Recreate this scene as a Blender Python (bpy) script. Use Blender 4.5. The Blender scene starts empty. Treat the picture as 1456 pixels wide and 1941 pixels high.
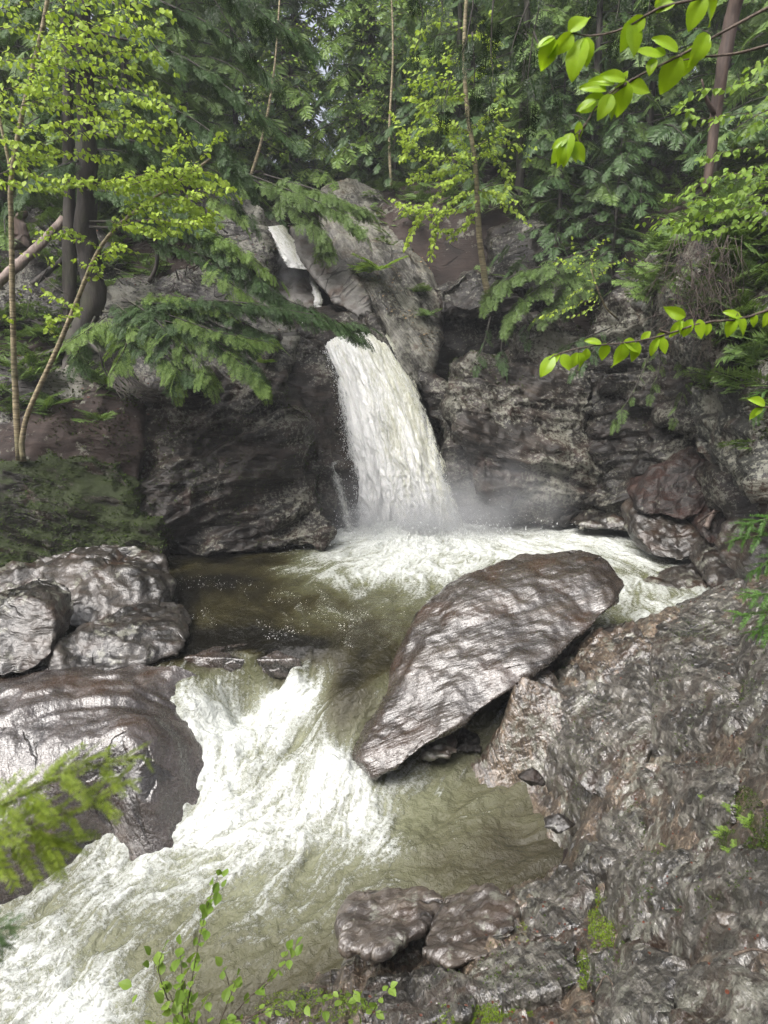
import bpy, bmesh, math, random
import numpy as np
from mathutils import Vector, Matrix
R = math.radians
scn = bpy.context.scene
COL = scn.collection

# ------------------------------------------------------------------ camera, world, sun, exposure
PITCH = R(13.2); CH = 4.5; FPX = 1402.0
cam_d = bpy.data.cameras.new('camera'); cam = bpy.data.objects.new('camera', cam_d); COL.objects.link(cam)
cam.location = (0, 0, CH); cam.rotation_euler = (math.pi/2 - PITCH, 0, 0)
cam_d.sensor_fit = 'VERTICAL'; cam_d.sensor_height = 36; cam_d.sensor_width = 27; cam_d.lens = 26
cam_d.clip_end = 500; cam_d.clip_start = 0.05
cam_d.dof.use_dof = True; cam_d.dof.focus_distance = 7.0; cam_d.dof.aperture_fstop = 7.0
scn.camera = cam
w = bpy.data.worlds.new("World"); scn.world = w; w.use_nodes = True
wn = w.node_tree.nodes; sky = wn.new('ShaderNodeTexSky'); sky.sky_type = 'NISHITA'; sky.sun_disc = False
SUN_EL, SUN_AZ = R(54), R(-138)          # azimuth from +Y, negative = towards -X
sky.sun_elevation = SUN_EL; sky.sun_rotation = SUN_AZ
sky.air_density = 0.6; sky.dust_density = 9.0; sky.ozone_density = 0.6; sky.altitude = 300
wn['Background'].inputs['Strength'].default_value = 0.15
hs = wn.new('ShaderNodeHueSaturation'); hs.inputs['Saturation'].default_value = .45
w.node_tree.links.new(sky.outputs[0], hs.inputs['Color']); w.node_tree.links.new(hs.outputs[0], wn['Background'].inputs[0])
sd = bpy.data.lights.new('sun', 'SUN'); sd.energy = 1.35; sd.angle = R(42); sd.color = (1, .98, .95)
sun = bpy.data.objects.new('sun', sd); COL.objects.link(sun)
S = Vector((math.sin(SUN_AZ)*math.cos(SUN_EL), math.cos(SUN_AZ)*math.cos(SUN_EL), math.sin(SUN_EL)))
sun.rotation_euler = (-S).to_track_quat('-Z', 'Y').to_euler()
scn.view_settings.view_transform = 'Standard'; scn.view_settings.look = 'None'
scn.view_settings.exposure = 1.4; scn.view_settings.gamma = 1
cy = scn.cycles
cy.use_denoising = True; cy.denoiser = 'OPENIMAGEDENOISE'; cy.denoising_input_passes = 'RGB_ALBEDO_NORMAL'; cy.denoising_prefilter = 'NONE'
cy.max_bounces = 5; cy.diffuse_bounces = 3; cy.glossy_bounces = 2; cy.transmission_bounces = 3
cy.transparent_max_bounces = 12; cy.volume_bounces = 0
cy.sample_clamp_indirect = 6; cy.caustics_reflective = False; cy.caustics_refractive = False
scn.render.use_persistent_data = False

# ------------------------------------------------------------------ pixel -> world helpers
cP, sP = math.cos(PITCH), math.sin(PITCH)
def ray(px, py):
    a = (px-728)/FPX; b = -(py-970.5)/FPX
    return np.array([a, cP + b*sP, -sP + b*cP])
def P(px, py, D):                       # point at forward distance D metres
    r = ray(px, py); return np.array([0, 0, CH]) + r*(D/r[1])
def WZ(px, py, z):                      # point at height z
    r = ray(px, py); return np.array([0, 0, CH]) + r*((z-CH)/r[2])

# ------------------------------------------------------------------ noise
def _h(ix, iy, iz, s):
    h = (ix.astype(np.uint32)*np.uint32(374761393) + iy.astype(np.uint32)*np.uint32(668265263)
         + iz.astype(np.uint32)*np.uint32(2147483647) + np.uint32((s*974711) & 0xffffffff))
    h = (h ^ (h >> np.uint32(13)))*np.uint32(1274126177)
    h = (h ^ (h >> np.uint32(16)))*np.uint32(2246822519)
    h = h ^ (h >> np.uint32(15))
    return h.astype(np.float64)/2147483647.5 - 1
def vn(p, s=0):
    f = np.floor(p); t = p-f; t = t*t*t*(t*(t*6-15)+10)
    i = f.astype(np.int64) + 100000
    x, y, z = i[:, 0], i[:, 1], i[:, 2]; a, b, c = t[:, 0], t[:, 1], t[:, 2]
    def L(u, v, k): return u+(v-u)*k
    return L(L(L(_h(x, y, z, s), _h(x+1, y, z, s), a), L(_h(x, y+1, z, s), _h(x+1, y+1, z, s), a), b),
             L(L(_h(x, y, z+1, s), _h(x+1, y, z+1, s), a), L(_h(x, y+1, z+1, s), _h(x+1, y+1, z+1, s), a), b), c)
def fbm(p, o=4, s=0, g=.5):
    r = 0; a = 1; t = 0
    for k in range(o):
        r = r + a*vn(p*(2.03**k)+k*17.3, s+k); t += a; a *= g
    return r/t
def ridge(p, o=3, s=0):
    r = 0; a = 1; t = 0
    for k in range(o):
        r = r + a*(1-2*np.abs(vn(p*(2.1**k)+k*9.1, s+k))); t += a; a *= .5
    return r/t
def frame(d):                           # rotation whose third row is the layering normal d
    d = np.array(d, float); d /= np.linalg.norm(d)
    a = np.cross(d, [0, 0, 1.0]) if abs(d[2]) < .95 else np.cross(d, [1.0, 0, 0])
    a /= np.linalg.norm(a); return np.array([a, np.cross(d, a), d])
class TPS:
    def __init__(s, xy, v, lam=1e-3):
        s.c = np.array(xy, float); n = len(s.c); v = np.array(v, float)
        if v.ndim == 1: v = v[:, None]
        A = np.zeros((n+3, n+3)); A[:n, :n] = s.k(s.c) + lam*np.eye(n)
        A[:n, n] = 1; A[:n, n+1:] = s.c; A[n, :n] = 1; A[n+1:, :n] = s.c.T
        s.w = np.linalg.solve(A, np.vstack([v, np.zeros((3, v.shape[1]))]))
    def k(s, p):
        d2 = ((p[:, None, :]-s.c[None])**2).sum(-1) + 1e-9
        return .5*d2*np.log(d2)
    def __call__(s, p):
        out = np.empty((len(p), s.w.shape[1]))
        for i in range(0, len(p), 40000):
            q = p[i:i+40000]; out[i:i+40000] = np.hstack([s.k(q), np.ones((len(q), 1)), q]) @ s.w
        return out

# ------------------------------------------------------------------ object helpers
def tag(o, label=None, cat=None, group=None, kind=None):
    if label: o['label'] = label
    if cat: o['category'] = cat
    if group: o['group'] = group
    if kind: o['kind'] = kind
    return o
def empty(name, loc, label=None, cat=None, group=None):
    o = bpy.data.objects.new(name, None); COL.objects.link(o); o.location = tuple(loc)
    o.empty_display_size = .2
    return tag(o, label, cat, group)
def raw_mesh(name, V, F, smooth=True):
    """V (n,3); F (m,k) array, or list of such arrays"""
    me = bpy.data.meshes.new(name); Fs = F if isinstance(F, list) else [F]
    Fs = [np.asarray(f, dtype=np.int32) for f in Fs if len(f)]
    V = np.asarray(V, dtype=np.float32)
    me.vertices.add(len(V)); me.vertices.foreach_set('co', V.ravel())
    tot = np.concatenate([np.full(len(f), f.shape[1], np.int32) for f in Fs])
    me.loops.add(int(tot.sum())); me.loops.foreach_set('vertex_index', np.concatenate([f.ravel() for f in Fs]))
    me.polygons.add(len(tot)); st = np.concatenate([[0], np.cumsum(tot)[:-1]]).astype(np.int32)
    me.polygons.foreach_set('loop_start', st); me.polygons.foreach_set('loop_total', tot)
    me.polygons.foreach_set('use_smooth', np.full(len(tot), smooth))
    me.update(calc_edges=True); me.validate()
    return me
def mk(name, V, F, mat, parent=None, smooth=True, loc=None):
    """mesh object; V in world coords, shifted so the origin is at loc (or the parent's)"""
    org = np.array(parent.location) if parent is not None else (np.array(loc, float) if loc is not None else np.zeros(3))
    if parent is not None:
        q = parent
        while q.parent is not None:
            q = q.parent; org = org + np.array(q.location)
    me = raw_mesh(name, np.asarray(V)-org, F, smooth); me.materials.append(mat)
    o = bpy.data.objects.new(name, me); COL.objects.link(o)
    if parent is not None: o.parent = parent
    elif loc is not None: o.location = tuple(loc)
    return o
def set_attr(o, name, v):
    a = o.data.attributes.new(name, 'FLOAT', 'POINT'); a.data.foreach_set('value', np.asarray(v, np.float32))
class Geo:
    """collects vertices and faces"""
    def __init__(s): s.V = []; s.Q = []; s.T = []; s.n = 0
    def add(s, V, Q=None, T=None):
        s.V.append(V)
        if Q is not None and len(Q): s.Q.append(np.asarray(Q)+s.n)
        if T is not None and len(T): s.T.append(np.asarray(T)+s.n)
        s.n += len(V)
    def inst(s, tv, tq, M, O):          # template verts, quads, K 3x3 matrices, K origins
        k = len(M); n = len(tv)
        if not k: return
        V = (np.einsum('kij,nj->kni', M, tv) + O[:, None, :]).reshape(-1, 3)
        Q = (tq[None] + (np.arange(k)*n)[:, None, None]).reshape(-1, tq.shape[1])
        if tq.shape[1] == 4: s.add(V, Q=Q)
        else: s.add(V, T=Q)
    def build(s, name, mat, parent=None, smooth=True, loc=None):
        F = []
        if s.Q: F.append(np.concatenate(s.Q))
        if s.T: F.append(np.concatenate(s.T))
        return mk(name, np.concatenate(s.V), F, mat, parent, smooth, loc)
def spline(pts, n):
    pts = np.asarray(pts, float); m = len(pts)
    if m == 2: return pts[0]+(pts[1]-pts[0])*np.linspace(0, 1, n)[:, None]
    ext = np.vstack([2*pts[0]-pts[1], pts, 2*pts[-1]-pts[-2]])
    t = np.linspace(0, m-1-1e-6, n); i = t.astype(int); f = (t-i)[:, None]
    a, b, c, d = ext[i], ext[i+1], ext[i+2], ext[i+3]
    return .5*((2*b)+(-a+c)*f+(2*a-5*b+4*c-d)*f*f+(-a+3*b-3*c+d)*f**3)
def tube(g, pts, r, k=7, wob=0, seed=0):
    pts = np.asarray(pts, float); n = len(pts); r = np.broadcast_to(r, (n,)) if np.ndim(r) else np.full(n, r)
    T = np.gradient(pts, axis=0); T /= np.linalg.norm(T, axis=1)[:, None]+1e-9
    up = np.array([0, 0, 1.0]); up = up if abs(T[0] @ up) < .9 else np.array([1.0, 0, 0])
    a = np.cross(T, up); a /= np.linalg.norm(a, axis=1)[:, None]+1e-9; b = np.cross(T, a)
    ang = np.arange(k)*2*np.pi/k
    V = pts[:, None]+r[:, None, None]*(np.cos(ang)[None, :, None]*a[:, None]+np.sin(ang)[None, :, None]*b[:, None])
    V = V.reshape(-1, 3)
    if wob: V = V + wob*np.repeat(r, k)[:, None]*np.stack([vn(V*7+seed+j*31) for j in range(3)], 1)
    i = np.arange(n-1)[:, None]*k; j = np.arange(k)[None]; j2 = (j+1) % k
    Q = np.stack([i+j, i+j2, i+k+j2, i+k+j], -1).reshape(-1, 4)
    V = np.vstack([V, pts[0], pts[-1]])
    c0, c1 = n*k, n*k+1; jj = np.arange(k)
    T3 = np.vstack([np.stack([np.full(k, c0), (jj+1) % k, jj], 1), np.stack([np.full(k, c1), (n-1)*k+jj, (n-1)*k+(jj+1) % k], 1)])
    g.add(V, Q=Q, T=T3)

# ------------------------------------------------------------------ node helpers
class NT:
    def __init__(s, name):
        s.m = bpy.data.materials.new(name); s.m.use_nodes = True; s.t = s.m.node_tree
        s.t.nodes.clear(); s.out = s.t.nodes.new('ShaderNodeOutputMaterial')
    def n(s, ty, **kw):
        nd = s.t.nodes.new(ty)
        for k, v in kw.items(): setattr(nd, k, v)
        return nd
    def L(s, a, b): s.t.links.new(a, b)
    def put(s, sock, v):
        if isinstance(v, bpy.types.NodeSocket): s.L(v, sock)
        else: sock.default_value = v
    def noise(s, vec, scale, detail=4, rough=.55, dist=0, out=0):
        nd = s.n('ShaderNodeTexNoise'); s.put(nd.inputs['Vector'], vec); s.put(nd.inputs['Scale'], scale)
        nd.inputs['Detail'].default_value = detail; nd.inputs['Roughness'].default_value = rough
        nd.inputs['Distortion'].default_value = dist; return nd.outputs[out]
    def ramp(s, f, stops, interp='LINEAR'):
        nd = s.n('ShaderNodeValToRGB'); cr = nd.color_ramp; cr.interpolation = interp
        while len(cr.elements) < len(stops): cr.elements.new(.5)
        for e, (p, c) in zip(cr.elements, stops):
            e.position = p; e.color = (*c, 1) if isinstance(c, tuple) else (c, c, c, 1)
        s.L(f, nd.inputs[0]); return nd.outputs[0]
    def mix(s, f, a, b, mode='MIX'):
        nd = s.n('ShaderNodeMix', data_type='RGBA', blend_type=mode); s.put(nd.inputs[0], f)
        s.put(nd.inputs[6], (*a, 1) if isinstance(a, tuple) else a); s.put(nd.inputs[7], (*b, 1) if isinstance(b, tuple) else b)
        return nd.outputs[2]
    def math(s, op, a, b=0.0, c=0.0, clamp=False):
        nd = s.n('ShaderNodeMath', operation=op, use_clamp=clamp); s.put(nd.inputs[0], a); s.put(nd.inputs[1], b); s.put(nd.inputs[2], c); return nd.outputs[0]
    def map(s, vec, rot=(0, 0, 0), scale=(1, 1, 1), loc=(0, 0, 0)):
        nd = s.n('ShaderNodeMapping'); s.L(vec, nd.inputs[0]); nd.inputs['Rotation'].default_value = rot
        nd.inputs['Scale'].default_value = scale; nd.inputs['Location'].default_value = loc; return nd.outputs[0]
    def pos(s): return s.n('ShaderNodeNewGeometry').outputs['Position']
    def bump(s, h, strength, dist, prev=None):
        nd = s.n('ShaderNodeBump'); s.L(h, nd.inputs['Height']); nd.inputs['Strength'].default_value = strength
        nd.inputs['Distance'].default_value = dist
        if prev is not None: s.L(prev, nd.inputs['Normal'])
        return nd.outputs[0]
    def vadd(s, a, b, k):
        m = s.n('ShaderNodeVectorMath', operation='SCALE'); s.L(b, m.inputs[0]); m.inputs['Scale'].default_value = k
        o = s.n('ShaderNodeVectorMath', operation='ADD'); s.L(a, o.inputs[0]); s.L(m.outputs[0], o.inputs[1]); return o.outputs[0]
    def attr(s, name): return s.n('ShaderNodeAttribute', attribute_name=name).outputs['Fac']

def rock_mat(name, layer=(0, .4, 1), cols=((.018, .013, .010), (.055, .046, .040), (.15, .14, .125)), wet=.6,
             moss=.0, lichen=.15, litter=0., scale=1., streak=1., mosscol=(.022, .036, .005), rock_rough=.45, stain=(.05, .027, .015), freq=9., grain=0., iso=0., ls=5.):
    t = NT(name); pos = t.pos()
    Rm = Matrix([list(r) for r in frame(layer)]); e = Rm.to_euler('XYZ')
    warp = t.noise(pos, .9*scale, 3, .5, 0, 1)
    p1 = t.vadd(pos, warp, .16/scale)
    rp = t.map(p1, rot=tuple(e))
    st = t.noise(t.map(rp, scale=(.9*scale, .55*scale, freq*scale)), 1.0, 6, .62)          # foliation lines
    st2 = t.noise(t.map(rp, scale=((3+12*iso)*scale, (2+6*iso)*scale, 34*scale)), 1.0, 4, .6)
    big = t.noise(pos, .7*scale, 5, .55, .3)
    fine = t.noise(pos, 22*scale, 5, .65)
    f = t.math('ADD', t.math('MULTIPLY', st, .75), t.math('MULTIPLY', big, .35))
    f = t.math('ADD', f, t.math('MULTIPLY', t.math('SUBTRACT', fine, .5), .30))
    if grain: f = t.math('ADD', f, t.math('ADD', t.math('MULTIPLY', t.math('SUBTRACT', st2, .5), .55*grain), t.math('MULTIPLY', t.math('SUBTRACT', t.noise(pos, 60*scale, 3, .7), .5), .35*grain)))
    col = t.ramp(f, [(.30, cols[0]), (.50, cols[1]), (.66, cols[2]), (.78, tuple(min(1, c*1.9) for c in cols[2]))])
    sm = t.ramp(t.noise(pos, 1.6*scale, 4, .6, .4), [(.52, 0.), (.66, .75)])
    col = t.mix(sm, col, t.mix(fine, stain, tuple(c*.5 for c in stain)))
    nrm = t.n('ShaderNodeNewGeometry').outputs['Normal']; sx = t.n('ShaderNodeSeparateXYZ'); t.L(nrm, sx.inputs[0]); nz = sx.outputs[2]
    rough = t.math('ADD', t.math('MULTIPLY', fine, .35), rock_rough-.17-.12*wet)
    if lichen > 0:
        l = t.math('ADD', t.noise(pos, ls*scale, 6, .72), t.math('MULTIPLY', t.noise(pos, .8*scale, 2), .6))
        lm = t.ramp(l, [(.92-lichen*.3, 0.), (.96-lichen*.3, 1.)])
        col = t.mix(t.math('MULTIPLY', lm, .75), col, t.mix(st2, (.07, .07, .055), (.22, .22, .18)))  # lichen; the finer cliff speckle also paints small highlights into the colour
    if litter > 0:
        lv = t.math('ADD', t.noise(pos, 38*scale, 2, .6), t.math('ADD', t.math('MULTIPLY', nz, .35), t.math('MULTIPLY', t.noise(pos, 1.1*scale, 3), .5)))
        lm = t.ramp(lv, [(1.12-litter*.4, 0.), (1.17-litter*.4, 1.)])
        col = t.mix(t.math('MULTIPLY', lm, .9), col, t.ramp(t.noise(pos, 60*scale, 2), [(.35, (.007, .004, .003)), (.55, (.030, .011, .007)), (.7, (.07, .028, .015))]))
    if moss > 0:
        mv = t.math('ADD', t.math('MULTIPLY', nz, .45), t.math('ADD', t.math('MULTIPLY', t.noise(pos, 1.2*scale, 6, .65), 1.0), t.math('MULTIPLY', t.noise(pos, 14*scale, 4, .7), .55)))
        mm = t.ramp(mv, [(1.27-moss*.55, 0.), (1.37-moss*.55, 1.)])
        mc = t.mix(t.noise(pos, 3*scale, 4), mosscol, tuple(c*f_ for c, f_ in zip(mosscol, (1.9, 1.7, 1.2))))
        mc = t.mix(t.math('MULTIPLY', t.noise(pos, 55*scale, 3), 1.), t.mix(.5, mc, (0.01, .012, .002)), mc)
        col = t.mix(mm, col, mc); rough = t.mix(mm, rough, (.85, .85, .85))
    b = t.bump(st, .8*streak, .07/scale)
    wr = t.noise(t.map(rp, scale=(2*scale, 5*scale, 24*scale)), 1.0, 5, .65, .1); b = t.bump(wr, .6*streak, .035/scale, b)
    b = t.bump(st2, .5*streak, .022/scale, b)
    b = t.bump(fine, .5, .02/scale, b)
    if iso: kn = t.noise(pos, 6*scale, 3, .5); b = t.bump(kn, .8, .12/scale, b)
    vor = t.n('ShaderNodeTexVoronoi', feature='DISTANCE_TO_EDGE'); t.L(t.map(rp, scale=(.8*scale, .8*scale, 2.2*scale)), vor.inputs[0]); vor.inputs['Scale'].default_value = 1.3
    ck = t.ramp(t.math('ADD', vor.outputs[0], t.math('MULTIPLY', t.math('SUBTRACT', big, .42), .8)), [(0., 0.), (.03, 1.)]); b = t.bump(ck, .6, .03/scale, b); col = t.mix(ck, t.mix(.75, col, (.006, .005, .004)), col)
    bs = t.n('ShaderNodeBsdfPrincipled'); t.L(col, bs.inputs['Base Color']); t.L(rough, bs.inputs['Roughness']); t.L(b, bs.inputs['Normal'])
    bs.inputs['Specular IOR Level'].default_value = .3+.5*wet
    if wet > 0:
        bs.inputs['Coat Weight'].default_value = wet; bs.inputs['Coat Roughness'].default_value = .17; bs.inputs['Coat IOR'].default_value = 1.35+.30*wet
        t.L(b, bs.inputs['Coat Normal'])
    t.L(bs.outputs[0], t.out.inputs[0]); return t.m

def leaf_mat(name, c1, c2, trans=.5, rough=.45, tint=None, spec=.25):
    t = NT(name); pos = t.pos(); geo = t.n('ShaderNodeNewGeometry')
    rnd = geo.outputs['Random Per Island']
    n = t.noise(pos, 1.1, 3)
    f = t.math('ADD', t.math('MULTIPLY', rnd, .55), t.math('MULTIPLY', t.math('SUBTRACT', n, .25), .9), clamp=True)
    col = t.mix(f, c1, c2)
    d = t.n('ShaderNodeBsdfPrincipled'); t.L(col, d.inputs['Base Color']); d.inputs['Roughness'].default_value = rough
    d.inputs['Specular IOR Level'].default_value = spec
    tr = t.n('ShaderNodeBsdfTranslucent'); t.L(t.mix(1., col, tint or (1., 1., .55), 'MULTIPLY'), tr.inputs[0])
    mx = t.n('ShaderNodeMixShader'); mx.inputs[0].default_value = trans; t.L(d.outputs[0], mx.inputs[1]); t.L(tr.outputs[0], mx.inputs[2])
    t.L(mx.outputs[0], t.out.inputs[0]); return t.m
def bark_mat(name, c1, c2, scale=1., rings=False, moss=0.):
    t = NT(name); pos = t.pos()
    n = t.noise(t.map(pos, scale=(9, 9, 1.6) if not rings else (3, 3, 26)), scale, 5, .65)
    col = t.ramp(n, [(.35, c1), (.62, c2)])
    if moss:
        col = t.mix(t.ramp(t.noise(pos, 1.7, 4), [(.5, 0.), (.65, moss)]), col, (.05, .065, .02))
    bs = t.n('ShaderNodeBsdfPrincipled'); t.L(col, bs.inputs['Base Color']); bs.inputs['Roughness'].default_value = .75
    t.L(t.bump(n, .9, .03), bs.inputs['Normal']); t.L(bs.outputs[0], t.out.inputs[0]); return t.m

M = {}
M['slab'] = rock_mat('slab_rock', layer=(-.30, .55, .75), wet=.85, moss=.12, lichen=0., cols=((0.0086, 0.0056, 0.0041), (0.0230, 0.0175, 0.0138), (0.0460, 0.0367, 0.0291)), freq=3.5, streak=.65, rock_rough=.36, grain=.45)
M['bank'] = rock_mat('bank_rock', layer=(1, .15, .25), wet=.9, moss=.14, lichen=.2, litter=.04, cols=((0.0045, 0.0029, 0.0017), (0.0269, 0.0194, 0.0134), (0.1344, 0.1018, 0.0714)), freq=7, scale=1.5, streak=1.1, grain=1., iso=1.)
M['shelf'] = rock_mat('shelf_rock', layer=(.5, -.5, .8), wet=.8, grain=.5, lichen=.0, cols=((0.0092, 0.0059, 0.0047), (0.0257, 0.0196, 0.0163), (0.0518, 0.0413, 0.0353)), freq=6, rock_rough=.36)
M['bluff'] = rock_mat('bluff_rock', layer=(.15, -.25, 1), wet=.12, rock_rough=.55, grain=1.1, ls=13., streak=1.35, moss=.22, lichen=.18, cols=((0.0010, 0.0007, 0.0005), (0.0055, 0.0038, 0.0027), (0.0246, 0.0181, 0.0139)), stain=(.035, .016, .010), freq=4)
M['mossy'] = rock_mat('mossy_rock', layer=(.3, -.3, 1), wet=.05, rock_rough=.55, grain=1.1, ls=13., streak=1.35, moss=.95, lichen=.05, cols=((0.0017, 0.0014, 0.0010), (0.0088, 0.0074, 0.0049), (0.0398, 0.0354, 0.0265)), mosscol=(.010, .017, .003), freq=4)
M['pale'] = rock_mat('pale_rock', layer=(.25, -.3, 1), wet=.15, rock_rough=.55, grain=1.1, ls=13., streak=1.35, moss=.3, lichen=.5, cols=((0.0019, 0.0017, 0.0014), (0.0130, 0.0113, 0.0108), (0.0581, 0.0523, 0.0503)), stain=(.07, .042, .034), litter=.1)
M['dome'] = rock_mat('dome_rock', layer=(.7, -.2, .6), wet=.05, rock_rough=.55, grain=1.1, ls=13., streak=1.35, moss=.3, lichen=.45, litter=.25, cols=((0.0060, 0.0056, 0.0049), (0.0300, 0.0277, 0.0243), (0.1074, 0.1033, 0.0909)), stain=(.07, .045, .025), freq=4)
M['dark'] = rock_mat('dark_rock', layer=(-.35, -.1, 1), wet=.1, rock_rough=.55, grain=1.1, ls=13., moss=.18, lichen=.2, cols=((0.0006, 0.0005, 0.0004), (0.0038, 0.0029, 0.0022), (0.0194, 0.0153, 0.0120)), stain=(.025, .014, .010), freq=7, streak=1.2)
M['block'] = rock_mat('block_rock', layer=(.3, -.2, 1), wet=.1, rock_rough=.55, grain=1.1, ls=13., streak=1.35, moss=.12, lichen=.3, cols=((0.0010, 0.0006, 0.0004), (0.0052, 0.0036, 0.0025), (0.0257, 0.0199, 0.0152)), stain=(.04, .02, .013), freq=4)
M['grey'] = rock_mat('grey_rock', layer=(-.5, -.2, 1), wet=.05, rock_rough=.55, grain=1.1, ls=13., streak=1.35, moss=.3, lichen=.35, cols=((0.0015, 0.0015, 0.0014), (0.0076, 0.0077, 0.0066), (0.0315, 0.0324, 0.0284)), freq=8)
M['boulder'] = rock_mat('boulder_rock', layer=(.12, -.4, 1), wet=.5, moss=.15, lichen=.15, cols=((0.0018, 0.0011, 0.0010), (0.0091, 0.0072, 0.0054), (0.0445, 0.0374, 0.0307)), freq=6, rock_rough=.42, grain=.5)
M['red'] = rock_mat('littered_rock', layer=(-.5, -.4, .8), wet=.15, rock_rough=.55, grain=1.1, ls=13., streak=1.35, lichen=.05, litter=.35, cols=((0.0019, 0.0011, 0.0010), (0.0084, 0.0058, 0.0047), (0.0301, 0.0240, 0.0211)), stain=(.04, .017, .012))
M['tan'] = rock_mat('tan_rock', layer=(.3, -.6, .5), wet=.75, grain=.9, lichen=.25, moss=.1, cols=((0.0136, 0.0098, 0.0075), (0.0408, 0.0314, 0.0237), (0.0817, 0.0655, 0.0499)), freq=5)
M['soil'] = rock_mat('forest_soil', wet=0., rock_rough=.8, moss=.35, lichen=.02, litter=.12, mosscol=(.018, .03, .006), cols=((.007, .005, .004), (.018, .012, .010), (.035, .024, .020)), stain=(.022, .011, .008), freq=2)
M['hem'] = leaf_mat('hemlock_needles', (.025, .055, .020), (.085, .145, .050), .35, .4)
M['hem2'] = leaf_mat('hemlock_young_needles', (.055, .10, .028), (.15, .23, .06), .35, .4)
M['hem3'] = leaf_mat('hemlock_fresh_needles', (.08, .15, .035), (.22, .32, .08), .4, .4)
M['hemd'] = leaf_mat('hemlock_dark_needles', (.010, .022, .008), (.03, .055, .02), .3, .45)
M['spruce'] = leaf_mat('spruce_needles', (.03, .08, .012), (.09, .19, .03), .3, .4)
M['lime'] = leaf_mat('spring_leaves', (.19, .29, .03), (.40, .52, .08), .5, .4)
M['lime2'] = leaf_mat('pale_spring_leaves', (.12, .22, .03), (.26, .38, .07), .5, .45)
M['bark'] = bark_mat('dark_bark', (.010, .008, .007), (.042, .035, .029), 1., moss=.3)
M['birch'] = bark_mat('yellow_birch_bark', (.07, .055, .03), (.30, .25, .15), 1., True, moss=.4)
M['twig'] = bark_mat('twig_bark', (.03, .02, .015), (.10, .075, .055), 2.)
M['dead'] = bark_mat('dead_wood', (.022, .013, .010), (.075, .050, .037), 1.)
M['pinkwood'] = bark_mat('peeled_wood', (.06, .04, .032), (.22, .175, .15), 1.)
M['root'] = bark_mat('dead_roots', (.02, .013, .010), (.07, .05, .04), 2.)

# ------------------------------------------------------------------ terrain
GP = []
def gp(L):
    for px, py, z in L: GP.append(tuple(WZ(px, py, z)))
def gd(L):
    for px, py, D in L: GP.append(tuple(P(px, py, D)))
# right bank
gp([(985,1290,.2),(1100,1235,.3),(1220,1190,.45),(1300,1150,.6),(1456,1090,1.0),(1015,1390,-.35),(1050,1560,-.95),(1062,1640,-1.2),
    (1200,1400,.25),(1200,1560,.05),(1200,1700,0),(1200,1850,.3),(1200,1941,.5),(1456,1250,1.4),(1456,1400,1.6),(1456,1560,1.7),(1456,1700,1.6),(1456,1941,1.5),
    (1330,1300,.7),(1330,1600,.8),(1330,1800,.9),(1000,1700,-.85),(1000,1800,-.35),(1000,1941,.25),(830,1720,-1.25),(700,1850,-1.2),(700,1941,-.7),(600,1890,-1.35),(560,1941,-1.3),(480,1941,-1.6),(850,1830,-.75),(860,1941,-.2),
    (1120,1500,-.3),(1100,1330,.1),(1080,1600,-.75),(930,1450,-1.15),(900,1400,-1.05),(975,1430,-1.0),(985,1500,-1.05)])
GP += [(1.0,9.25,-1.0),(1.3,9.7,-.85),(.6,9.3,-1.15),(1.8,10.2,-.6),(.9,8.9,-1.0),(0,1,2.3),(3,1,2.8),(-2.2,1.2,1.3),(-2.6,3.2,-1.2),(0,2.4,1.2),(3,2.5,2.2),(5,5,2.8),(6,8,2.4),(7,11,1.8),(0,-2,3.0),(-3.3,4.3,-2.2),(-1.5,3.5,-.9),(-6,3,-1.6),(-6,0,0.5)]
# under the rapids
gp([(700,1550,-1.6),(500,1650,-1.8),(300,1780,-2.1),(100,1880,-2.3),(900,1600,-1.5),(640,1800,-1.8),(560,1450,-1.4),(640,1330,-.9),(650,1400,-1.2),(620,1240,-.6),(850,1560,-1.5),(760,1680,-1.6),(400,1880,-2.2)])
# left shelf
gp([(0,1335,-.05),(200,1322,-.1),(330,1320,-.30),(425,1350,-1.0),(445,1375,-1.05),(400,1450,-.95),(350,1555,-1.3),(200,1620,-1.55),(100,1690,-1.7),(0,1750,-1.8),
    (0,1450,-.45),(180,1400,-.33),(180,1460,-.58),(300,1420,-.5),(100,1540,-.9),(0,1540,-.8),(260,1520,-.9),(0,1620,-1.15),(-150,1500,-.4),(-150,1700,-1.2),(-150,1350,0)])
# pool bed and its rim
gp([(400,1150,-1.2),(600,1120,-1.4),(800,1050,-1.5),(1000,1040,-1.3),(1150,1060,-.9),(350,1100,-1.),(700,1200,-.9),(460,1240,-.25),(520,1270,-.3),(360,1260,-.3),(400,1265,-.2),(900,1150,-.8),(1210,1150,-.35)])
gd([(200,1200,11.5),(0,1200,11.5),(-200,1300,10)])
GP += [(-8,9,.4),(-9,12,1.2),(7,14,.6),(8.5,12,2.5)]
GP = np.array(GP); tps_near = TPS(GP[:, :2], GP[:, 2], .003)
HP = []
for a in [(40,868,14.3),(150,655,17),(0,640,17.5),(-200,760,14),(260,590,18.5),(330,520,20),(450,450,22),(560,420,24),(700,370,25),(860,420,22),(1000,430,22),(1150,430,21),(1250,440,19),(1340,390,15),(1456,380,13.5),(1650,500,11),
          (0,430,24),(200,380,26),(400,330,28),(600,330,30),(800,320,28),(1000,300,28),(1200,260,27),(1456,200,24),(100,800,15.5),(250,760,16.2),(930,600,19.8),(1100,560,19.5),(800,520,21)]:
    HP.append(tuple(P(*a)))
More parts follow.
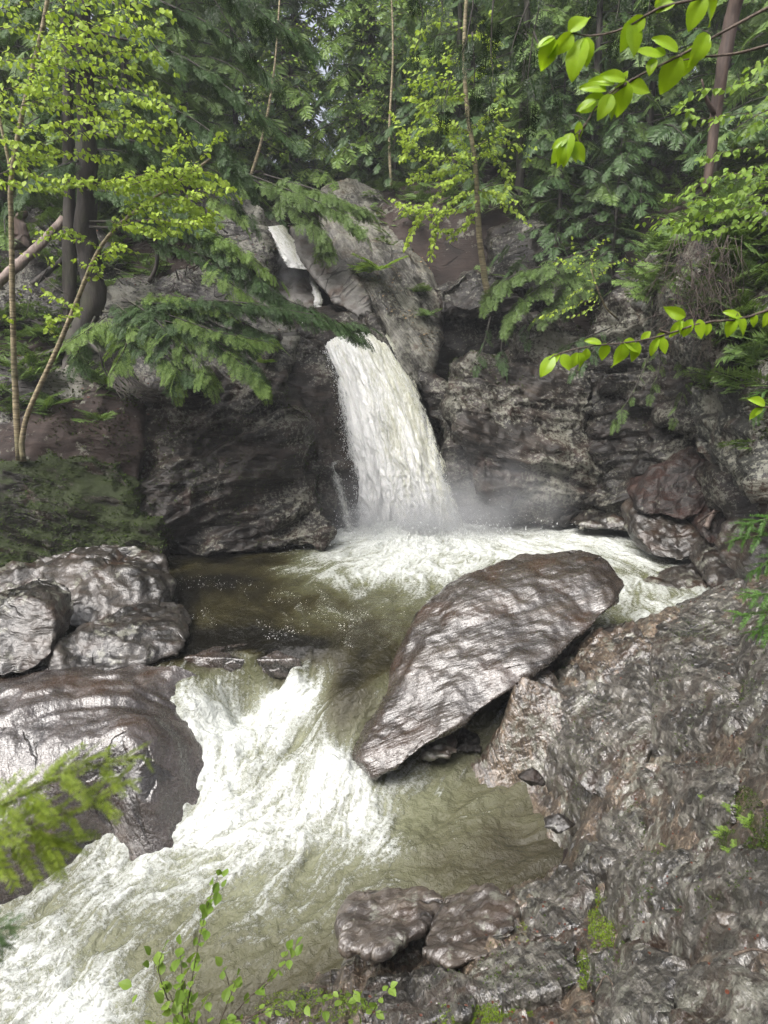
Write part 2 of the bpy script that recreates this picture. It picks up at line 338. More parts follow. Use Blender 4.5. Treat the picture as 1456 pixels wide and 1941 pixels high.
HP += [(-30,30,11),(-15,45,13),(0,50,13),(15,45,15),(30,30,15),(-30,10,9),(30,10,12),(-20,0,8),(20,0,9),(14,8,5),(-14,8,4),(0,80,20),(-60,60,18),(60,60,22),(-60,0,14),(60,0,16),(-11,14,3.2),(11,13,5.5),(0,34,9.5)]
HP += [tuple(P(*a)) for a in [(545,520,23.5),(600,575,22),(560,470,24.5)]]
HP = np.array(HP); tps_far = TPS(HP[:, :2], HP[:, 2], .05)
def ss(a, b, x): t = np.clip((x-a)/(b-a), 0, 1); return t*t*(3-2*t)
def ground_z(xy, detail=True):
    x, y = xy[:, 0], xy[:, 1]
    zn = tps_near(xy)[:, 0]; zf = tps_far(xy)[:, 0]
    zn = np.clip(zn, -3, 6)
    # the hollow of the gorge: near surface rules inside it, hillside outside
    yb = np.interp(x, [-14, -9.5, -7.5, -5, -3, -1.2, .2, 1.4, 3.4, 4.6, 6.2, 7.2, 8.2, 9.2, 14], [9, 13.6, 15.2, 16.6, 17.6, 18.9, 20.2, 21.2, 20.8, 19.2, 18.3, 16.2, 13.2, 10.4, 4])
    k = ss(0, 1.3, y-yb); k = np.maximum(k, ss(0, 8, -y))
    deep = np.where((y > 11), -1.4, zn)
    zn2 = zn*(1-ss(10.5, 13, y))+(-1.4)*ss(10.5, 13, y)
    zb = zf + ss(1, 12, -y)*9  # unseen rise behind the camera, added to block low sky and deepen shade
    z = zn2*(1-k)+zb*k
    return z, k
def grid(x0, x1, y0, y1, st):
    nx = int((x1-x0)/st)+1; ny = int((y1-y0)/st)+1
    X, Y = np.meshgrid(np.linspace(x0, x1, nx), np.linspace(y0, y1, ny)); xy = np.stack([X.ravel(), Y.ravel()], 1)
    i = (np.arange(ny-1)[:, None]*nx+np.arange(nx-1)[None]).ravel()
    return xy, np.stack([i, i+1, i+nx+1, i+nx], 1), nx, ny
def strata_disp(p, layer, freq, amp, seed, scale=1.):
    Rf = frame(layer); q = p @ Rf.T
    wq = q + .16*np.stack([vn(p*1.1*scale+5, seed), vn(p*1.1*scale+50, seed+1), vn(p*1.0*scale+90, seed+2)], 1)
    a = vn(wq*np.array([.5, .4, freq])*scale, seed+3); b = vn(wq*np.array([1.2, .9, freq*2.7])*scale, seed+4); c = vn(wq*np.array([3, 2.4, freq*6])*scale, seed+5)
    def cells(h, u, sd):
        def val(L_, u_):
            uu = u_ + 7.3*_h(L_, L_*0, L_*0, sd); C_ = np.floor(uu); f_ = uu-C_; C_ = C_.astype(np.int64)+5000
            v0 = _h(L_, C_, L_*0, sd+1); v1 = _h(L_, C_+1, L_*0, sd+1); k_ = np.clip((f_-.88)/.12, 0, 1); return v0+(v1-v0)*k_
        Lf = np.floor(h); f = h-Lf; Li = Lf.astype(np.int64)+5000; k_ = np.clip((f-.8)/.2, 0, 1)
        return val(Li, u)*(1-k_)+val(Li+1, u)*k_ + .35*(f*(1-k_)-.4)
    cb = cells(wq[:, 2]*freq*.55*scale, q[:, 0]*.55*scale+.3*a, seed+6) ; cc = cells(wq[:, 2]*freq*1.7*scale, q[:, 0]*1.3*scale+q[:, 1]*.6, seed+8)
    return amp*(.35*np.sign(a)*np.abs(a)**.6 + .9*cb + .42*cc + .35*b + .2*c)
def near_detail(xy, z):
    p = np.column_stack([xy, z*1.0])
    d = .08*fbm(p*.9, 4, 3) + strata_disp(p, (1, .18, .5), 3.0, .075, 11, 1.2) + strata_disp(p+9, (.8, .5, .5), 4.0, .035, 13, 2.8)
    n = ridge(p*2.2, 3, 40); d += .06*n; d += .035*fbm(p*6, 3, 44)+.03*ridge(p*7, 2, 47)*.6
    n = vn(p*np.array([5, 3.2, 4]), 77); d += .045*np.clip(n, 0, 1)**1.5
    return d
xy, Q, nx, ny = grid(-3.2, 6.4, 1.6, 10.9, .028)
z, k = ground_z(xy)
V = np.column_stack([xy, z+near_detail(xy, z)])
keep = np.ones(len(Q), bool)
c = V[Q].mean(1)
keep = (c[:, 0] > np.interp(c[:, 1], [1.6, 4, 5.5, 6.5, 8, 9, 11], [-3.2, -2.4, -1.7, -.5, .3, .8, 1.2]))
mk('rock_bank', V, Q[keep], M['bank'])['kind'] = 'structure'
xy, Q, nx, ny = grid(-7.5, -.6, 5.0, 9.7, .03)
z, k = ground_z(xy); p = np.column_stack([xy, z])
d = .06*fbm(p*1.1, 4, 5)+strata_disp(p, (.35, -.9, .6), 3.0, .05, 21, 1.2) + .03*ridge(p*2.5, 3, 9)
V = np.column_stack([xy, z+d+.02]); c = V[Q].mean(1)
SH = mk('rock_shelf', V, Q[(c[:, 0] < np.interp(c[:, 1], [5, 7.3, 8.2, 9.7], [-2.2, -1.1, -.9, -.75]))], M['shelf']); SH['kind'] = 'structure'
xy, Q, nx, ny = grid(-70, 70, -30, 110, .55)
z, k = ground_z(xy); p = np.column_stack([xy, z])
near = (xy[:, 0] > -8) & (xy[:, 0] < 7) & (xy[:, 1] > 1) & (xy[:, 1] < 11.5)
z = z + .3*fbm(p*.5, 4, 8)*k - np.where(near, .30, 0)
mk('ground', np.column_stack([xy, z]), Q, M['soil'])['kind'] = 'structure'

# ------------------------------------------------------------------ rocks: hulls -> union -> eroded solid
ROCKS = []
def hull_pts(bm, pts):
    vs = [bm.verts.new(tuple(p)) for p in pts]
    r = bmesh.ops.convex_hull(bm, input=vs)
    junk = [g for g in r['geom_interior'] if isinstance(g, bmesh.types.BMVert)] + [g for g in r['geom_unused'] if isinstance(g, bmesh.types.BMVert)]
    bmesh.ops.delete(bm, geom=list(set(junk)), context='VERTS')
def Hh(front, th=1.0, sh=.85, down=0., up=0.):
    f = np.array([P(*a) for a in front]); c = f.mean(0)
    b = c+(f-c)*sh+np.array([0, th, up-down]); return np.vstack([f, b])
def Pts(L): return np.array([P(*a) for a in L])
def rock(name, hulls, mat, label, cat='rock', vox=.06, A=.16, S=.9, layer=(0, -.2, 1), lf=2.2, la=.07, seed=1, smooth=4, ridg=.05, group=None, fine=.02):
    bm = bmesh.new()
    for h in hulls:
        b2 = bmesh.new(); hull_pts(b2, h); me = bpy.data.meshes.new('tmp'); b2.to_mesh(me); b2.free(); bm.from_mesh(me); bpy.data.meshes.remove(me)
    me = bpy.data.meshes.new('tmp'); bm.to_mesh(me); bm.free()
    o = bpy.data.objects.new('tmp', me); COL.objects.link(o)
    md = o.modifiers.new('r', 'REMESH'); md.mode = 'VOXEL'; md.voxel_size = vox
    ms = o.modifiers.new('s', 'SMOOTH'); ms.iterations = smooth; ms.factor = .6
    dg = bpy.context.evaluated_depsgraph_get(); ev = o.evaluated_get(dg); em = ev.to_mesh()
    n = len(em.vertices); V = np.empty(n*3, np.float32); em.vertices.foreach_get('co', V); V = V.reshape(-1, 3).astype(float)
    N = np.empty(n*3, np.float32); em.vertices.foreach_get('normal', N); N = N.reshape(-1, 3)
    nl = len(em.loops); li = np.empty(nl, np.int32); em.loops.foreach_get('vertex_index', li)
    tot = np.empty(len(em.polygons), np.int32); em.polygons.foreach_get('loop_total', tot)
    assert (tot == 4).all(); Q = li.reshape(-1, 4).copy()
    ev.to_mesh_clear(); bpy.data.objects.remove(o); bpy.data.meshes.remove(me)
    p = V
    d = A*fbm(p*S, 4, seed) + .4*A*fbm(p*S*3.1, 3, seed+9)
    d = d + strata_disp(p, layer, lf, la, seed+20) + strata_disp(p+3, np.array(layer)+np.array([.25, .1, -.15]), lf*2.2, la*.3, seed+25, 1.4) + ridg*ridge(p*S*2.3, 3, seed+31) + fine*fbm(p*9, 2, seed+3)
    V = V + N*d[:, None] + .35*A*np.stack([fbm(p*S*1.5+40*j, 3, seed+50+j) for j in range(3)], 1)
    base = V.mean(0); base[2] = V[:, 2].min()
    o = mk(name, V, Q, mat, loc=base); tag(o, label, cat, group); ROCKS.append((o, V, N)); return o

def volume(name, me_obj, dens, col=(.9, .93, .96), aniso=.3, wisp=False):
    m = bpy.data.materials.new(name); m.use_nodes = True; nt = m.node_tree; nt.nodes.clear()
    out = nt.nodes.new('ShaderNodeOutputMaterial'); v = nt.nodes.new('ShaderNodeVolumePrincipled')
    v.inputs['Density'].default_value = dens; v.inputs['Color'].default_value = (*col, 1); v.inputs['Anisotropy'].default_value = aniso*0
    if wisp:
        tc = nt.nodes.new('ShaderNodeTexCoord'); ln = nt.nodes.new('ShaderNodeVectorMath'); ln.operation = 'LENGTH'; nt.links.new(tc.outputs['Object'], ln.inputs[0])
        fo = nt.nodes.new('ShaderNodeMapRange'); fo.interpolation_type = 'SMOOTHSTEP'; nt.links.new(ln.outputs['Value'], fo.inputs[0]); fo.inputs[1].default_value = 1.; fo.inputs[2].default_value = .15
        nz = nt.nodes.new('ShaderNodeTexNoise'); nt.links.new(tc.outputs['Object'], nz.inputs['Vector']); nz.inputs['Scale'].default_value = 2.2; nz.inputs['Detail'].default_value = 2
        m1 = nt.nodes.new('ShaderNodeMapRange'); nt.links.new(nz.outputs[0], m1.inputs[0]); m1.inputs[1].default_value = .35; m1.inputs[2].default_value = .7; m1.inputs[4].default_value = 2.
        mu = nt.nodes.new('ShaderNodeMath'); mu.operation = 'MULTIPLY'; nt.links.new(fo.outputs[0], mu.inputs[0]); nt.links.new(m1.outputs[0], mu.inputs[1])
        m2 = nt.nodes.new('ShaderNodeMath'); m2.operation = 'MULTIPLY'; nt.links.new(mu.outputs[0], m2.inputs[0]); m2.inputs[1].default_value = dens; nt.links.new(m2.outputs[0], v.inputs['Density'])
    nt.links.new(v.outputs[0], out.inputs['Volume']); me_obj.data.materials.clear(); me_obj.data.materials.append(m); me_obj['kind'] = 'stuff'
M['smooth'] = rock_mat('smooth_grey_rock', layer=(.7, -.2, -.5), wet=.1, lichen=.1, cols=((.03, .028, .026), (.07, .066, .06), (.11, .105, .098)), freq=2, rock_rough=.6, streak=.6)
M['near'] = leaf_mat('near_hemlock_needles', (.10, .16, .02), (.26, .33, .04), .4, .5)
M['ledge'] = rock_mat('ledge_rock', layer=(1, .2, .12), wet=.9, moss=.1, lichen=.14, litter=.03, cols=((0.0033, 0.0025, 0.0019), (0.0207, 0.0182, 0.0149), (0.1109, 0.1035, 0.0884)), freq=9, scale=1.4, streak=1.4, grain=1., iso=.15)
M['moss'] = leaf_mat('moss_tufts', (.05, .09, .008), (.17, .24, .02), .25, .7, spec=.15); M['mossd'] = leaf_mat('dark_moss_tufts', (.015, .03, .004), (.06, .095, .012), .2, .8, spec=.15)
M['dry'] = leaf_mat('dry_leaves', (.03, .010, .006), (.12, .035, .018), .1, .5, spec=.3); M['tanleaf'] = leaf_mat('old_tan_leaves', (.08, .05, .025), (.30, .22, .12), .1, .6, spec=.2)
cy.volume_step_rate = 2.0; cy.volume_max_steps = 64
# ------------------------------------------------------------------ the rocks
# big slab leaning on the right bank
face = [(705,1482,8.2),(740,1464,8.15),(840,1390,8.3),(985,1294,8.8),(1060,1237,9.25),(1160,1152,9.8),(1165,1118,10.15),(1118,1086,10.45),(1060,1078,10.7),(985,1084,10.75),(905,1118,10.45),(855,1152,10.2),(822,1200,9.9),(795,1258,9.5),(728,1365,8.8),(680,1442,8.35),
        (1178,1140,10.2),(1183,1100,10.6),(1142,1056,11.0),(1100,1044,11.25),(990,1048,11.35),(878,1090,11.0),(818,1134,10.7),(788,1190,10.35),(762,1250,9.95),(695,1360,9.2),(664,1440,8.65)]
rock('slab_boulder', [Hh([a for a in face], th=.95, sh=.82, down=.30)], M['slab'],
     'huge tilted slab boulder with a flat wet shining face beside the pool outlet', 'boulder', vox=.035, A=.075, S=.7, layer=(.75, .35, .35), lf=1.1, la=.03, seed=3, smooth=1, ridg=.035, fine=.018)
# left boulders
rock('boulder', [Hh([(-60,1110,11.6),(60,1072,11.9),(150,1064,12.1),(235,1082,12.1),(292,1095,12.),(309,1130,11.7),(300,1165,11.3),(200,1190,10.9),(60,1190,10.8),(-60,1190,10.8)], th=1.6, sh=.8)], M['boulder'],
     'long low boulder against the mossy cliff, topmost of the left boulders', vox=.04, A=.13, S=1.1, layer=(.05, -.4, 1), lf=3.4, la=.10, seed=5, smooth=2)
rock('boulder', [Hh([(-70,1150,9.9),(0,1122,10.1),(60,1130,10.1),(95,1152,10.),(107,1190,9.8),(100,1245,9.5),(50,1282,9.3),(-70,1285,9.2)], th=1.1, sh=.75)], M['boulder'],
     'rounded dark boulder with pale lichen spots at the left edge', vox=.035, A=.09, S=1.3, layer=(.2, -.3, 1), lf=2.6, la=.06, seed=7, smooth=3)
rock('boulder', [Hh([(92,1268,9.7),(110,1222,9.9),(200,1185,10.3),(262,1175,10.5),(330,1182,10.5),(352,1215,10.2),(330,1245,9.95),(210,1275,9.5),(110,1292,9.35)], th=1.1, sh=.8, down=.05)], M['boulder'],
     'wedge shaped wet boulder overhanging the dark gap above the shelf rock', vox=.03, A=.08, S=1.2, layer=(.25, -.5, .8), lf=2.8, la=.08, seed=9, smooth=2)
rock('boulder', [Hh([(-50,1290,9.2),(0,1282,9.3),(25,1295,9.2),(32,1318,9.0),(0,1330,8.8),(-50,1330,8.8)], th=.6, sh=.8)], M['boulder'],
     'small boulder below the rounded dark boulder at the left edge', vox=.03, A=.05, S=1.5, seed=10)
# left cliff
rock('mossy_cliff', [Hh([(-120,905,13.9),(0,880,14.1),(120,870,14.4),(215,878,14.6),(245,905,14.6),(262,960,14.3),(200,1075,13.9),(0,1100,13.5),(-120,1100,13.4)], th=3, sh=.95, up=.4),
     Hh([(215,985,14.2),(260,975,14.3),(300,1000,14.3),(303,1045,14.1),(270,1085,13.9),(200,1090,13.7)], th=1.6, sh=.9),
     Hh([(180,880,14.9),(235,860,15.1),(262,890,15.0),(255,960,14.7),(200,960,14.5)], th=2)], M['mossy'],
     'mossy bulging cliff at the left edge above the boulders', 'cliff', vox=.045, A=.26, S=.75, layer=(.25, -.2, 1), lf=1.6, la=.14, seed=12, smooth=3, ridg=.1)
rock('bluff_cliff', [Hh([(255,830,15.6),(300,740,16.2),(400,705,16.6),(500,720,16.6),(530,790,16.2),(575,860,16.0),(600,940,15.8),(617,1000,15.6),(612,1035,15.5),(450,1050,15.0),(300,1062,14.8),(262,960,15.0)], th=2.2, sh=.95),
     Hh([(500,700,17.0),(520,640,17.5),(540,760,16.8),(560,830,16.4),(500,800,16.4)], th=1.5),
     Hh([(560,960,15.7),(600,950,15.9),(618,985,15.7),(612,1035,15.4),(560,1040,15.3)], th=1.2, sh=.9)], M['bluff'],
     'dark brown undercut bluff over the black corner of the pool left of the waterfall', 'cliff', vox=.045, A=.26, S=.8, layer=(-.35, -.3, 1), lf=1.8, la=.22, seed=14, smooth=3, ridg=.1)
rock('pale_outcrop', [Hh([(120,640,17.2),(250,530,18.5),(360,510,19),(470,530,19),(540,600,18.6),(560,650,18),(530,730,17.2),(400,745,16.8),(250,750,16.5),(130,740,16.4)], th=3, sh=.95),
     Hh([(330,380,22),(420,345,23),(500,395,22),(512,440,21.5),(516,500,20.8),(490,540,19.8),(380,520,20)], th=3, sh=.9)], M['pale'],
     'pale weathered outcrop on the left slope, half hidden by hemlock boughs', 'outcrop', vox=.07, A=.2, S=.8, layer=(.25, -.35, 1), lf=1.6, la=.14, seed=16, ridg=.1)
rock('rock_column', [Hh([(530,660,17.9),(560,640,18.2),(612,648,18.4),(640,720,18.2),(660,830,18.0),(680,920,18.0),(690,1008,17.9),(600,1010,17.3),(575,880,17.2),(545,780,17.4)], th=2, sh=.95),
     Hh([(600,850,17.3),(650,860,17.6),(680,960,17.6),(680,1005,17.4),(615,1010,17.0),(600,960,17.0)], th=1.2)], M['bluff'],
     'dark red brown rock wall immediately left of the waterfall', 'cliff', vox=.055, A=.2, S=.9, layer=(.6, -.2, .5), lf=1.4, la=.07, seed=18)
# around the head of the fall
rock('rock_dome', [Hh([(610,360,24.5),(660,342,24.8),(720,370,24.3),(790,450,22.8),(830,560,21.3),(828,640,20.0),(800,735,18.9),(760,700,18.8),(722,560,19.7),(650,500,21.0),(610,450,22.5)], th=3.5, sh=.95)], M['dome'],
     'big pale rounded rock dome speckled with fallen leaves above the waterfall', 'outcrop', vox=.06, A=.22, S=.7, layer=(.7, -.2, .55), lf=1.1, la=.08, seed=20, smooth=5)
rock('leaning_slab', [Hh([(548,428,21.6),(575,432,21.5),(620,470,21.0),(665,500,20.4),(700,560,19.7),(704,598,19.3),(680,600,19.2),(630,570,19.5),(600,530,20.1),(560,480,20.9)], th=1.1, sh=.85)], M['smooth'],
     'smooth grey boulder wedged across the notch at the top of the waterfall', 'boulder', vox=.045, A=.08, S=.9, layer=(.7, -.2, -.5), lf=1.2, la=.04, seed=22, smooth=5)
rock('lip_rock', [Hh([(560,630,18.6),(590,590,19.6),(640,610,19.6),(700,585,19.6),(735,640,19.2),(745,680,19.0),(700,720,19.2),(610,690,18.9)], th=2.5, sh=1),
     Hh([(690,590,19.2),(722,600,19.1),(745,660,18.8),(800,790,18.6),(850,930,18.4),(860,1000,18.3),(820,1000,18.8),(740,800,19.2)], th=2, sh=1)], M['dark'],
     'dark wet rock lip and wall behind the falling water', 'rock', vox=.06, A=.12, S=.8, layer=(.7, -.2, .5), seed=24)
rock('notch_rock', [Hh([(500,470,22.2),(545,488,21.9),(590,520,21.6),(606,570,21.0),(600,610,20.4),(520,600,20.6),(500,540,21.5)], th=1.5)], M['smooth'],
     'smooth grey rock in the notch beside the narrow upper cascade', 'rock', vox=.06, A=.08, S=.8, seed=26)
# right of the fall
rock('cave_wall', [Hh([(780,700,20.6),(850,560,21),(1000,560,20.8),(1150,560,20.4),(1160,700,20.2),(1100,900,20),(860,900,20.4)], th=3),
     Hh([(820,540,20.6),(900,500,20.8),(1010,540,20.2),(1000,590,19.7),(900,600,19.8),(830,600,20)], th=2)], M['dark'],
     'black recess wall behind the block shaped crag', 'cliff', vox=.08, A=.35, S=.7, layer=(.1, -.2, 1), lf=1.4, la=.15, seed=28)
rock('block_crag', [Hh([(852,738,17.6),(900,680,18.2),(985,690,18.4),(1100,705,18.2),(1130,740,17.8),(1132,860,17.4),(1130,980,17.2),(1010,995,17.0),(960,990,17.0),(905,880,17.0),(860,780,17.2)], th=2.5, sh=.95),
     Hh([(980,620,18.9),(1050,600,19),(1120,640,18.6),(1130,740,18.0),(990,720,18.3)], th=2)], M['block'],
     'square dark crag with a pale lichened top corner right of the waterfall', 'crag', vox=.045, A=.16, S=.8, layer=(.25, -.2, 1), lf=1.7, la=.2, seed=30, smooth=2, ridg=.1)
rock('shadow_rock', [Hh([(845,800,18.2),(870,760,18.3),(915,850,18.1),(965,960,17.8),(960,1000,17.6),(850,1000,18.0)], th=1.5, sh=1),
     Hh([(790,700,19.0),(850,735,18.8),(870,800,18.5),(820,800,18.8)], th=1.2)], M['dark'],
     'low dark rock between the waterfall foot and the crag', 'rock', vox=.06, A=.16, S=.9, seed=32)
rock('ribbed_cliff', [Hh([(1120,770,17.6),(1160,690,18),(1240,640,18),(1330,700,16.6),(1320,860,15.8),(1230,970,16.4),(1140,985,17.0),(1125,900,17.3)], th=3),
     Hh([(1100,700,18.2),(1150,560,19.2),(1250,480,18.6),(1330,520,16.6),(1400,700,15),(1380,850,14.6),(1250,760,16.8)], th=3),
     Hh([(1140,850,17.1),(1230,900,16.6),(1262,950,16.2),(1150,985,16.7)], th=2)], M['dark'],
     'dark ribbed schist cliff with slanting layers on the right side of the pool', 'cliff', vox=.045, A=.2, S=.8, layer=(-.42, -.1, .9), lf=2.6, la=.26, seed=34, smooth=2, ridg=.1)
rock('overhang_cliff', [Hh([(1290,560,12.6),(1330,450,13),(1400,410,13),(1480,380,12.5),(1560,560,11.4),(1560,800,11),(1456,760,11.2),(1400,700,11.6),(1330,650,12)], th=3),
     Hh([(1420,740,11.0),(1480,700,10.8),(1560,760,10.4),(1560,1000,9.9),(1440,930,10.3),(1425,830,10.7)], th=2.4)], M['grey'],
     'grey green overhanging cliff at the right edge', 'cliff', vox=.05, A=.18, S=.9, layer=(-.55, -.2, .8), lf=2.6, la=.12, seed=36, smooth=2, ridg=.08)
rock('hill_crag', [Hh([(930,430,21),(1010,400,21.5),(1150,400,21.5),(1230,470,20),(1180,580,19.6),(1010,560,19.8),(930,520,20.2)], th=3)], M['dark'],
     'shadowed crag under the hemlocks up on the right slope', 'crag', vox=.1, A=.4, S=.6, layer=(.1, -.1, 1), lf=1.2, la=.2, seed=37)
rock('hill_crag', [Hh([(0,420,20),(110,380,21),(210,470,19.5),(220,590,18),(120,640,17.2),(-60,600,17)], th=3)], M['dark'],
     'layered dark crag behind the birch stems on the left slope', 'crag', vox=.08, A=.3, S=.6, layer=(.35, -.1, 1), lf=1.8, la=.2, seed=39)
rock('needle_bank', [Hh([(-120,760,16),(60,760,15.8),(200,760,15.6),(262,790,15.5),(270,860,15.1),(250,930,14.9),(150,900,14.5),(0,870,14.3),(-120,880,14.1)], th=2.5, sh=1, up=.5)], M['soil'],
     'needle covered bank on top of the mossy cliff at the feet of the birch stems', 'bank', vox=.07, A=.22, S=1, la=.04, seed=40)
rock('gap_rock', [Hh([(225,840,15.8),(300,800,16.2),(330,900,15.8),(310,1060,15.0),(270,1090,14.6),(230,1000,15)], th=2.5, sh=1)], M['bluff'],
     'dark seam of rock between the mossy cliff and the brown bluff', 'cliff', vox=.07, A=.2, S=1, la=.1, seed=43)
rock('hill_crag', [Hh([(-60,690,15.6),(60,690,15.9),(150,700,16.2),(240,745,16.0),(250,800,15.6),(140,830,15.2),(-60,860,14.8)], th=1.6, up=.2)], M['pale'],
     'low pale rock behind the feet of the two thin birch stems', 'crag', vox=.07, A=.2, S=.9, seed=41)
# boulders on the right shore
rock('boulder', [Hh([(1208,945,15.2),(1240,915,15.4),(1300,860,15.7),(1345,832,15.9),(1385,850,15.6),(1372,900,15.1),(1330,975,14.7),(1290,985,14.7),(1215,970,14.9)], th=1.3, sh=.85)], M['red'],
     'red brown wedge boulder with fallen leaves along its top on the right shore', vox=.04, A=.1, S=1.2, layer=(-.5, -.4, .7), seed=42, smooth=2)
rock('boulder', [Hh([(1200,975,15.2),(1222,955,15.3),(1300,985,15.0),(1335,1015,14.6),(1345,1050,14.2),(1300,1066,14.1),(1240,1058,14.3),(1212,1020,14.7)], th=1.1, sh=.8)], M['boulder'],
     'grey striped boulder under the red brown wedge at the water edge', vox=.035, A=.08, S=1.3, layer=(-.3, -.4, .8), lf=3.2, la=.05, seed=44)
rock('boulder', [Hh([(1332,1080,13.3),(1345,1045,13.6),(1385,1030,13.6),(1410,1060,13.3),(1400,1110,12.8),(1350,1120,12.7)], th=.9, sh=.8)], M['boulder'],
     'rounded mossy brown boulder right of the cracked flat rock', vox=.035, A=.07, S=1.4, seed=46)
rock('boulder', [Hh([(1325,1000,14.3),(1350,950,14.6),(1400,965,14.4),(1405,1030,13.9),(1345,1035,13.9)], th=.9, sh=.8)], M['red'],
     'brown rock with orange wood chips beside it above the striped boulder', vox=.035, A=.07, S=1.4, seed=47)
rock('boulder', [Hh([(1365,900,14.0),(1400,860,14.2),(1440,900,13.6),(1445,1000,12.9),(1400,1000,13.1),(1370,960,13.6)], th=1.2, sh=.8)], M['dark'],
     'dark layered rock behind the spruce sprigs on the right shore', vox=.045, A=.1, S=1.1, lf=3, seed=48)
rock('boulder', [Hh([(1400,1070,11.8),(1440,1000,12.2),(1500,1010,11.8),(1520,1100,11),(1450,1130,11)], th=1.2, sh=.8)], M['boulder'],
     'boulder behind the lowest spruce sprigs at the right edge', vox=.045, A=.1, S=1.1, seed=49)
rock('cracked_rock', [Hh([(1205,1105,13.4),(1240,1098,13.6),(1262,1078,13.9),(1300,1072,13.9),(1332,1080,13.6),(1345,1120,13.0),(1310,1145,12.6),(1240,1142,12.7),(1212,1122,13.1)], th=.3, sh=.9, down=.25)], M['boulder'],
     'flat grey rock split by a crack, lying in the water at the right shore', 'rock', vox=.03, A=.05, S=1.3, seed=50, smooth=2)
rock('boulder', [Hh([(1078,992,16.9),(1110,968,17.2),(1150,960,17.2),(1200,975,16.7),(1212,990,16.3),(1200,1004,16.2),(1100,1002,16.5)], th=.8, sh=.8)], M['boulder'],
     'low dark boulder at the back right of the pool below the ribbed cliff', vox=.04, A=.07, S=1.2, seed=52)
# stones under the slab, shore rocks near the camera
rock('stone', [Hh([(800,1440,8.5),(830,1412,8.7),(862,1405,8.8),(866,1425,8.6),(840,1442,8.45)], th=.3)], M['tan'], 'small pale stone in the dark gap under the slab, nearer the water', 'stone', vox=.02, A=.03, S=3, la=.01, seed=54)
rock('stone', [Hh([(862,1425,8.7),(880,1395,8.9),(912,1400,8.9),(915,1425,8.7)], th=.35)], M['dark'], 'small dark stone in the gap under the slab, nearer the bank', 'stone', vox=.02, A=.03, S=3, la=.01, seed=56)
rock('shore_rock', [Hh([(648,1742,5.9),(665,1705,6.15),(735,1682,6.3),(800,1690,6.25),(836,1712,6.05),(800,1760,5.65),(720,1815,5.3),(660,1800,5.45)], th=.55, sh=.9, down=.45)], M['tan'],
     'purple grey rounded rock standing in the rapids edge, nearest the white water', 'rock', vox=.02, A=.05, S=2, lf=4, la=.025, seed=58, smooth=3, layer=(.5, -.5, .6))
rock('shore_rock', [Hh([(800,1800,5.25),(812,1745,5.65),(850,1705,6.0),(930,1690,6.0),(972,1720,5.8),(975,1765,5.4),(930,1812,5.05),(850,1835,4.95)], th=.5, sh=.9, down=.45)], M['tan'],
     'tan veined rock on the shore between the rapids edge and the mossy ledge', 'rock', vox=.02, A=.05, S=2, lf=4, la=.03, seed=60, smooth=2, layer=(-.4, -.5, .6))
rock('shore_rock', [Hh([(978,1345,8.9),(985,1300,9.1),(1040,1285,9.1),(1060,1310,8.8),(1040,1350,8.6),(1000,1368,8.6)], th=.5, down=.2)], M['bank'],
     'broken ledge corner carrying the lower edge of the slab', 'rock', vox=.025, A=.05, S=2, seed=62, smooth=2)
rng0 = random.Random(5)
for i, (px, py, z_, s, mt, lb) in enumerate([(1240,1785,.35,.16,'tan','pale rounded stone set in the ledge beside the moss cushion'),(1010,1470,-.45,.17,'dark','dark rounded stone in the ledge below the slab corner'),
        (1120,1480,-.1,.20,'tan','tan stone bulging from the ledge above the shallow water'),(1290,1380,.6,.14,'tan','pale knob of rock on the right bank under the spruce'),
        (1180,1890,.45,.12,'tan','pale stone among red leaves at the bottom of the ledge'),(1060,1560,-.55,.16,'boulder','dark stone at the shallow edge of the ledge'),
        (1390,1740,1.35,.10,'tan','tiny pale stone near the right edge below the ferns')]):
    c = WZ(px, py, z_); ang = np.linspace(0, 2*np.pi, 8)[:-1]
    pts = [c+np.array([s*math.cos(a)*rng0.uniform(.7, 1.2), s*math.sin(a)*rng0.uniform(.6, 1), rng0.uniform(-.3, .25)*s]) for a in ang] + [c+np.array([0, 0, s*.55]), c-np.array([0, 0, s*.7])]
    rock('stone', [np.array(pts)], M[mt], lb, 'stone', vox=.014, A=s*.2, S=4, la=s*.08, ridg=s*.08, seed=70+i, fine=.003, lf=5)

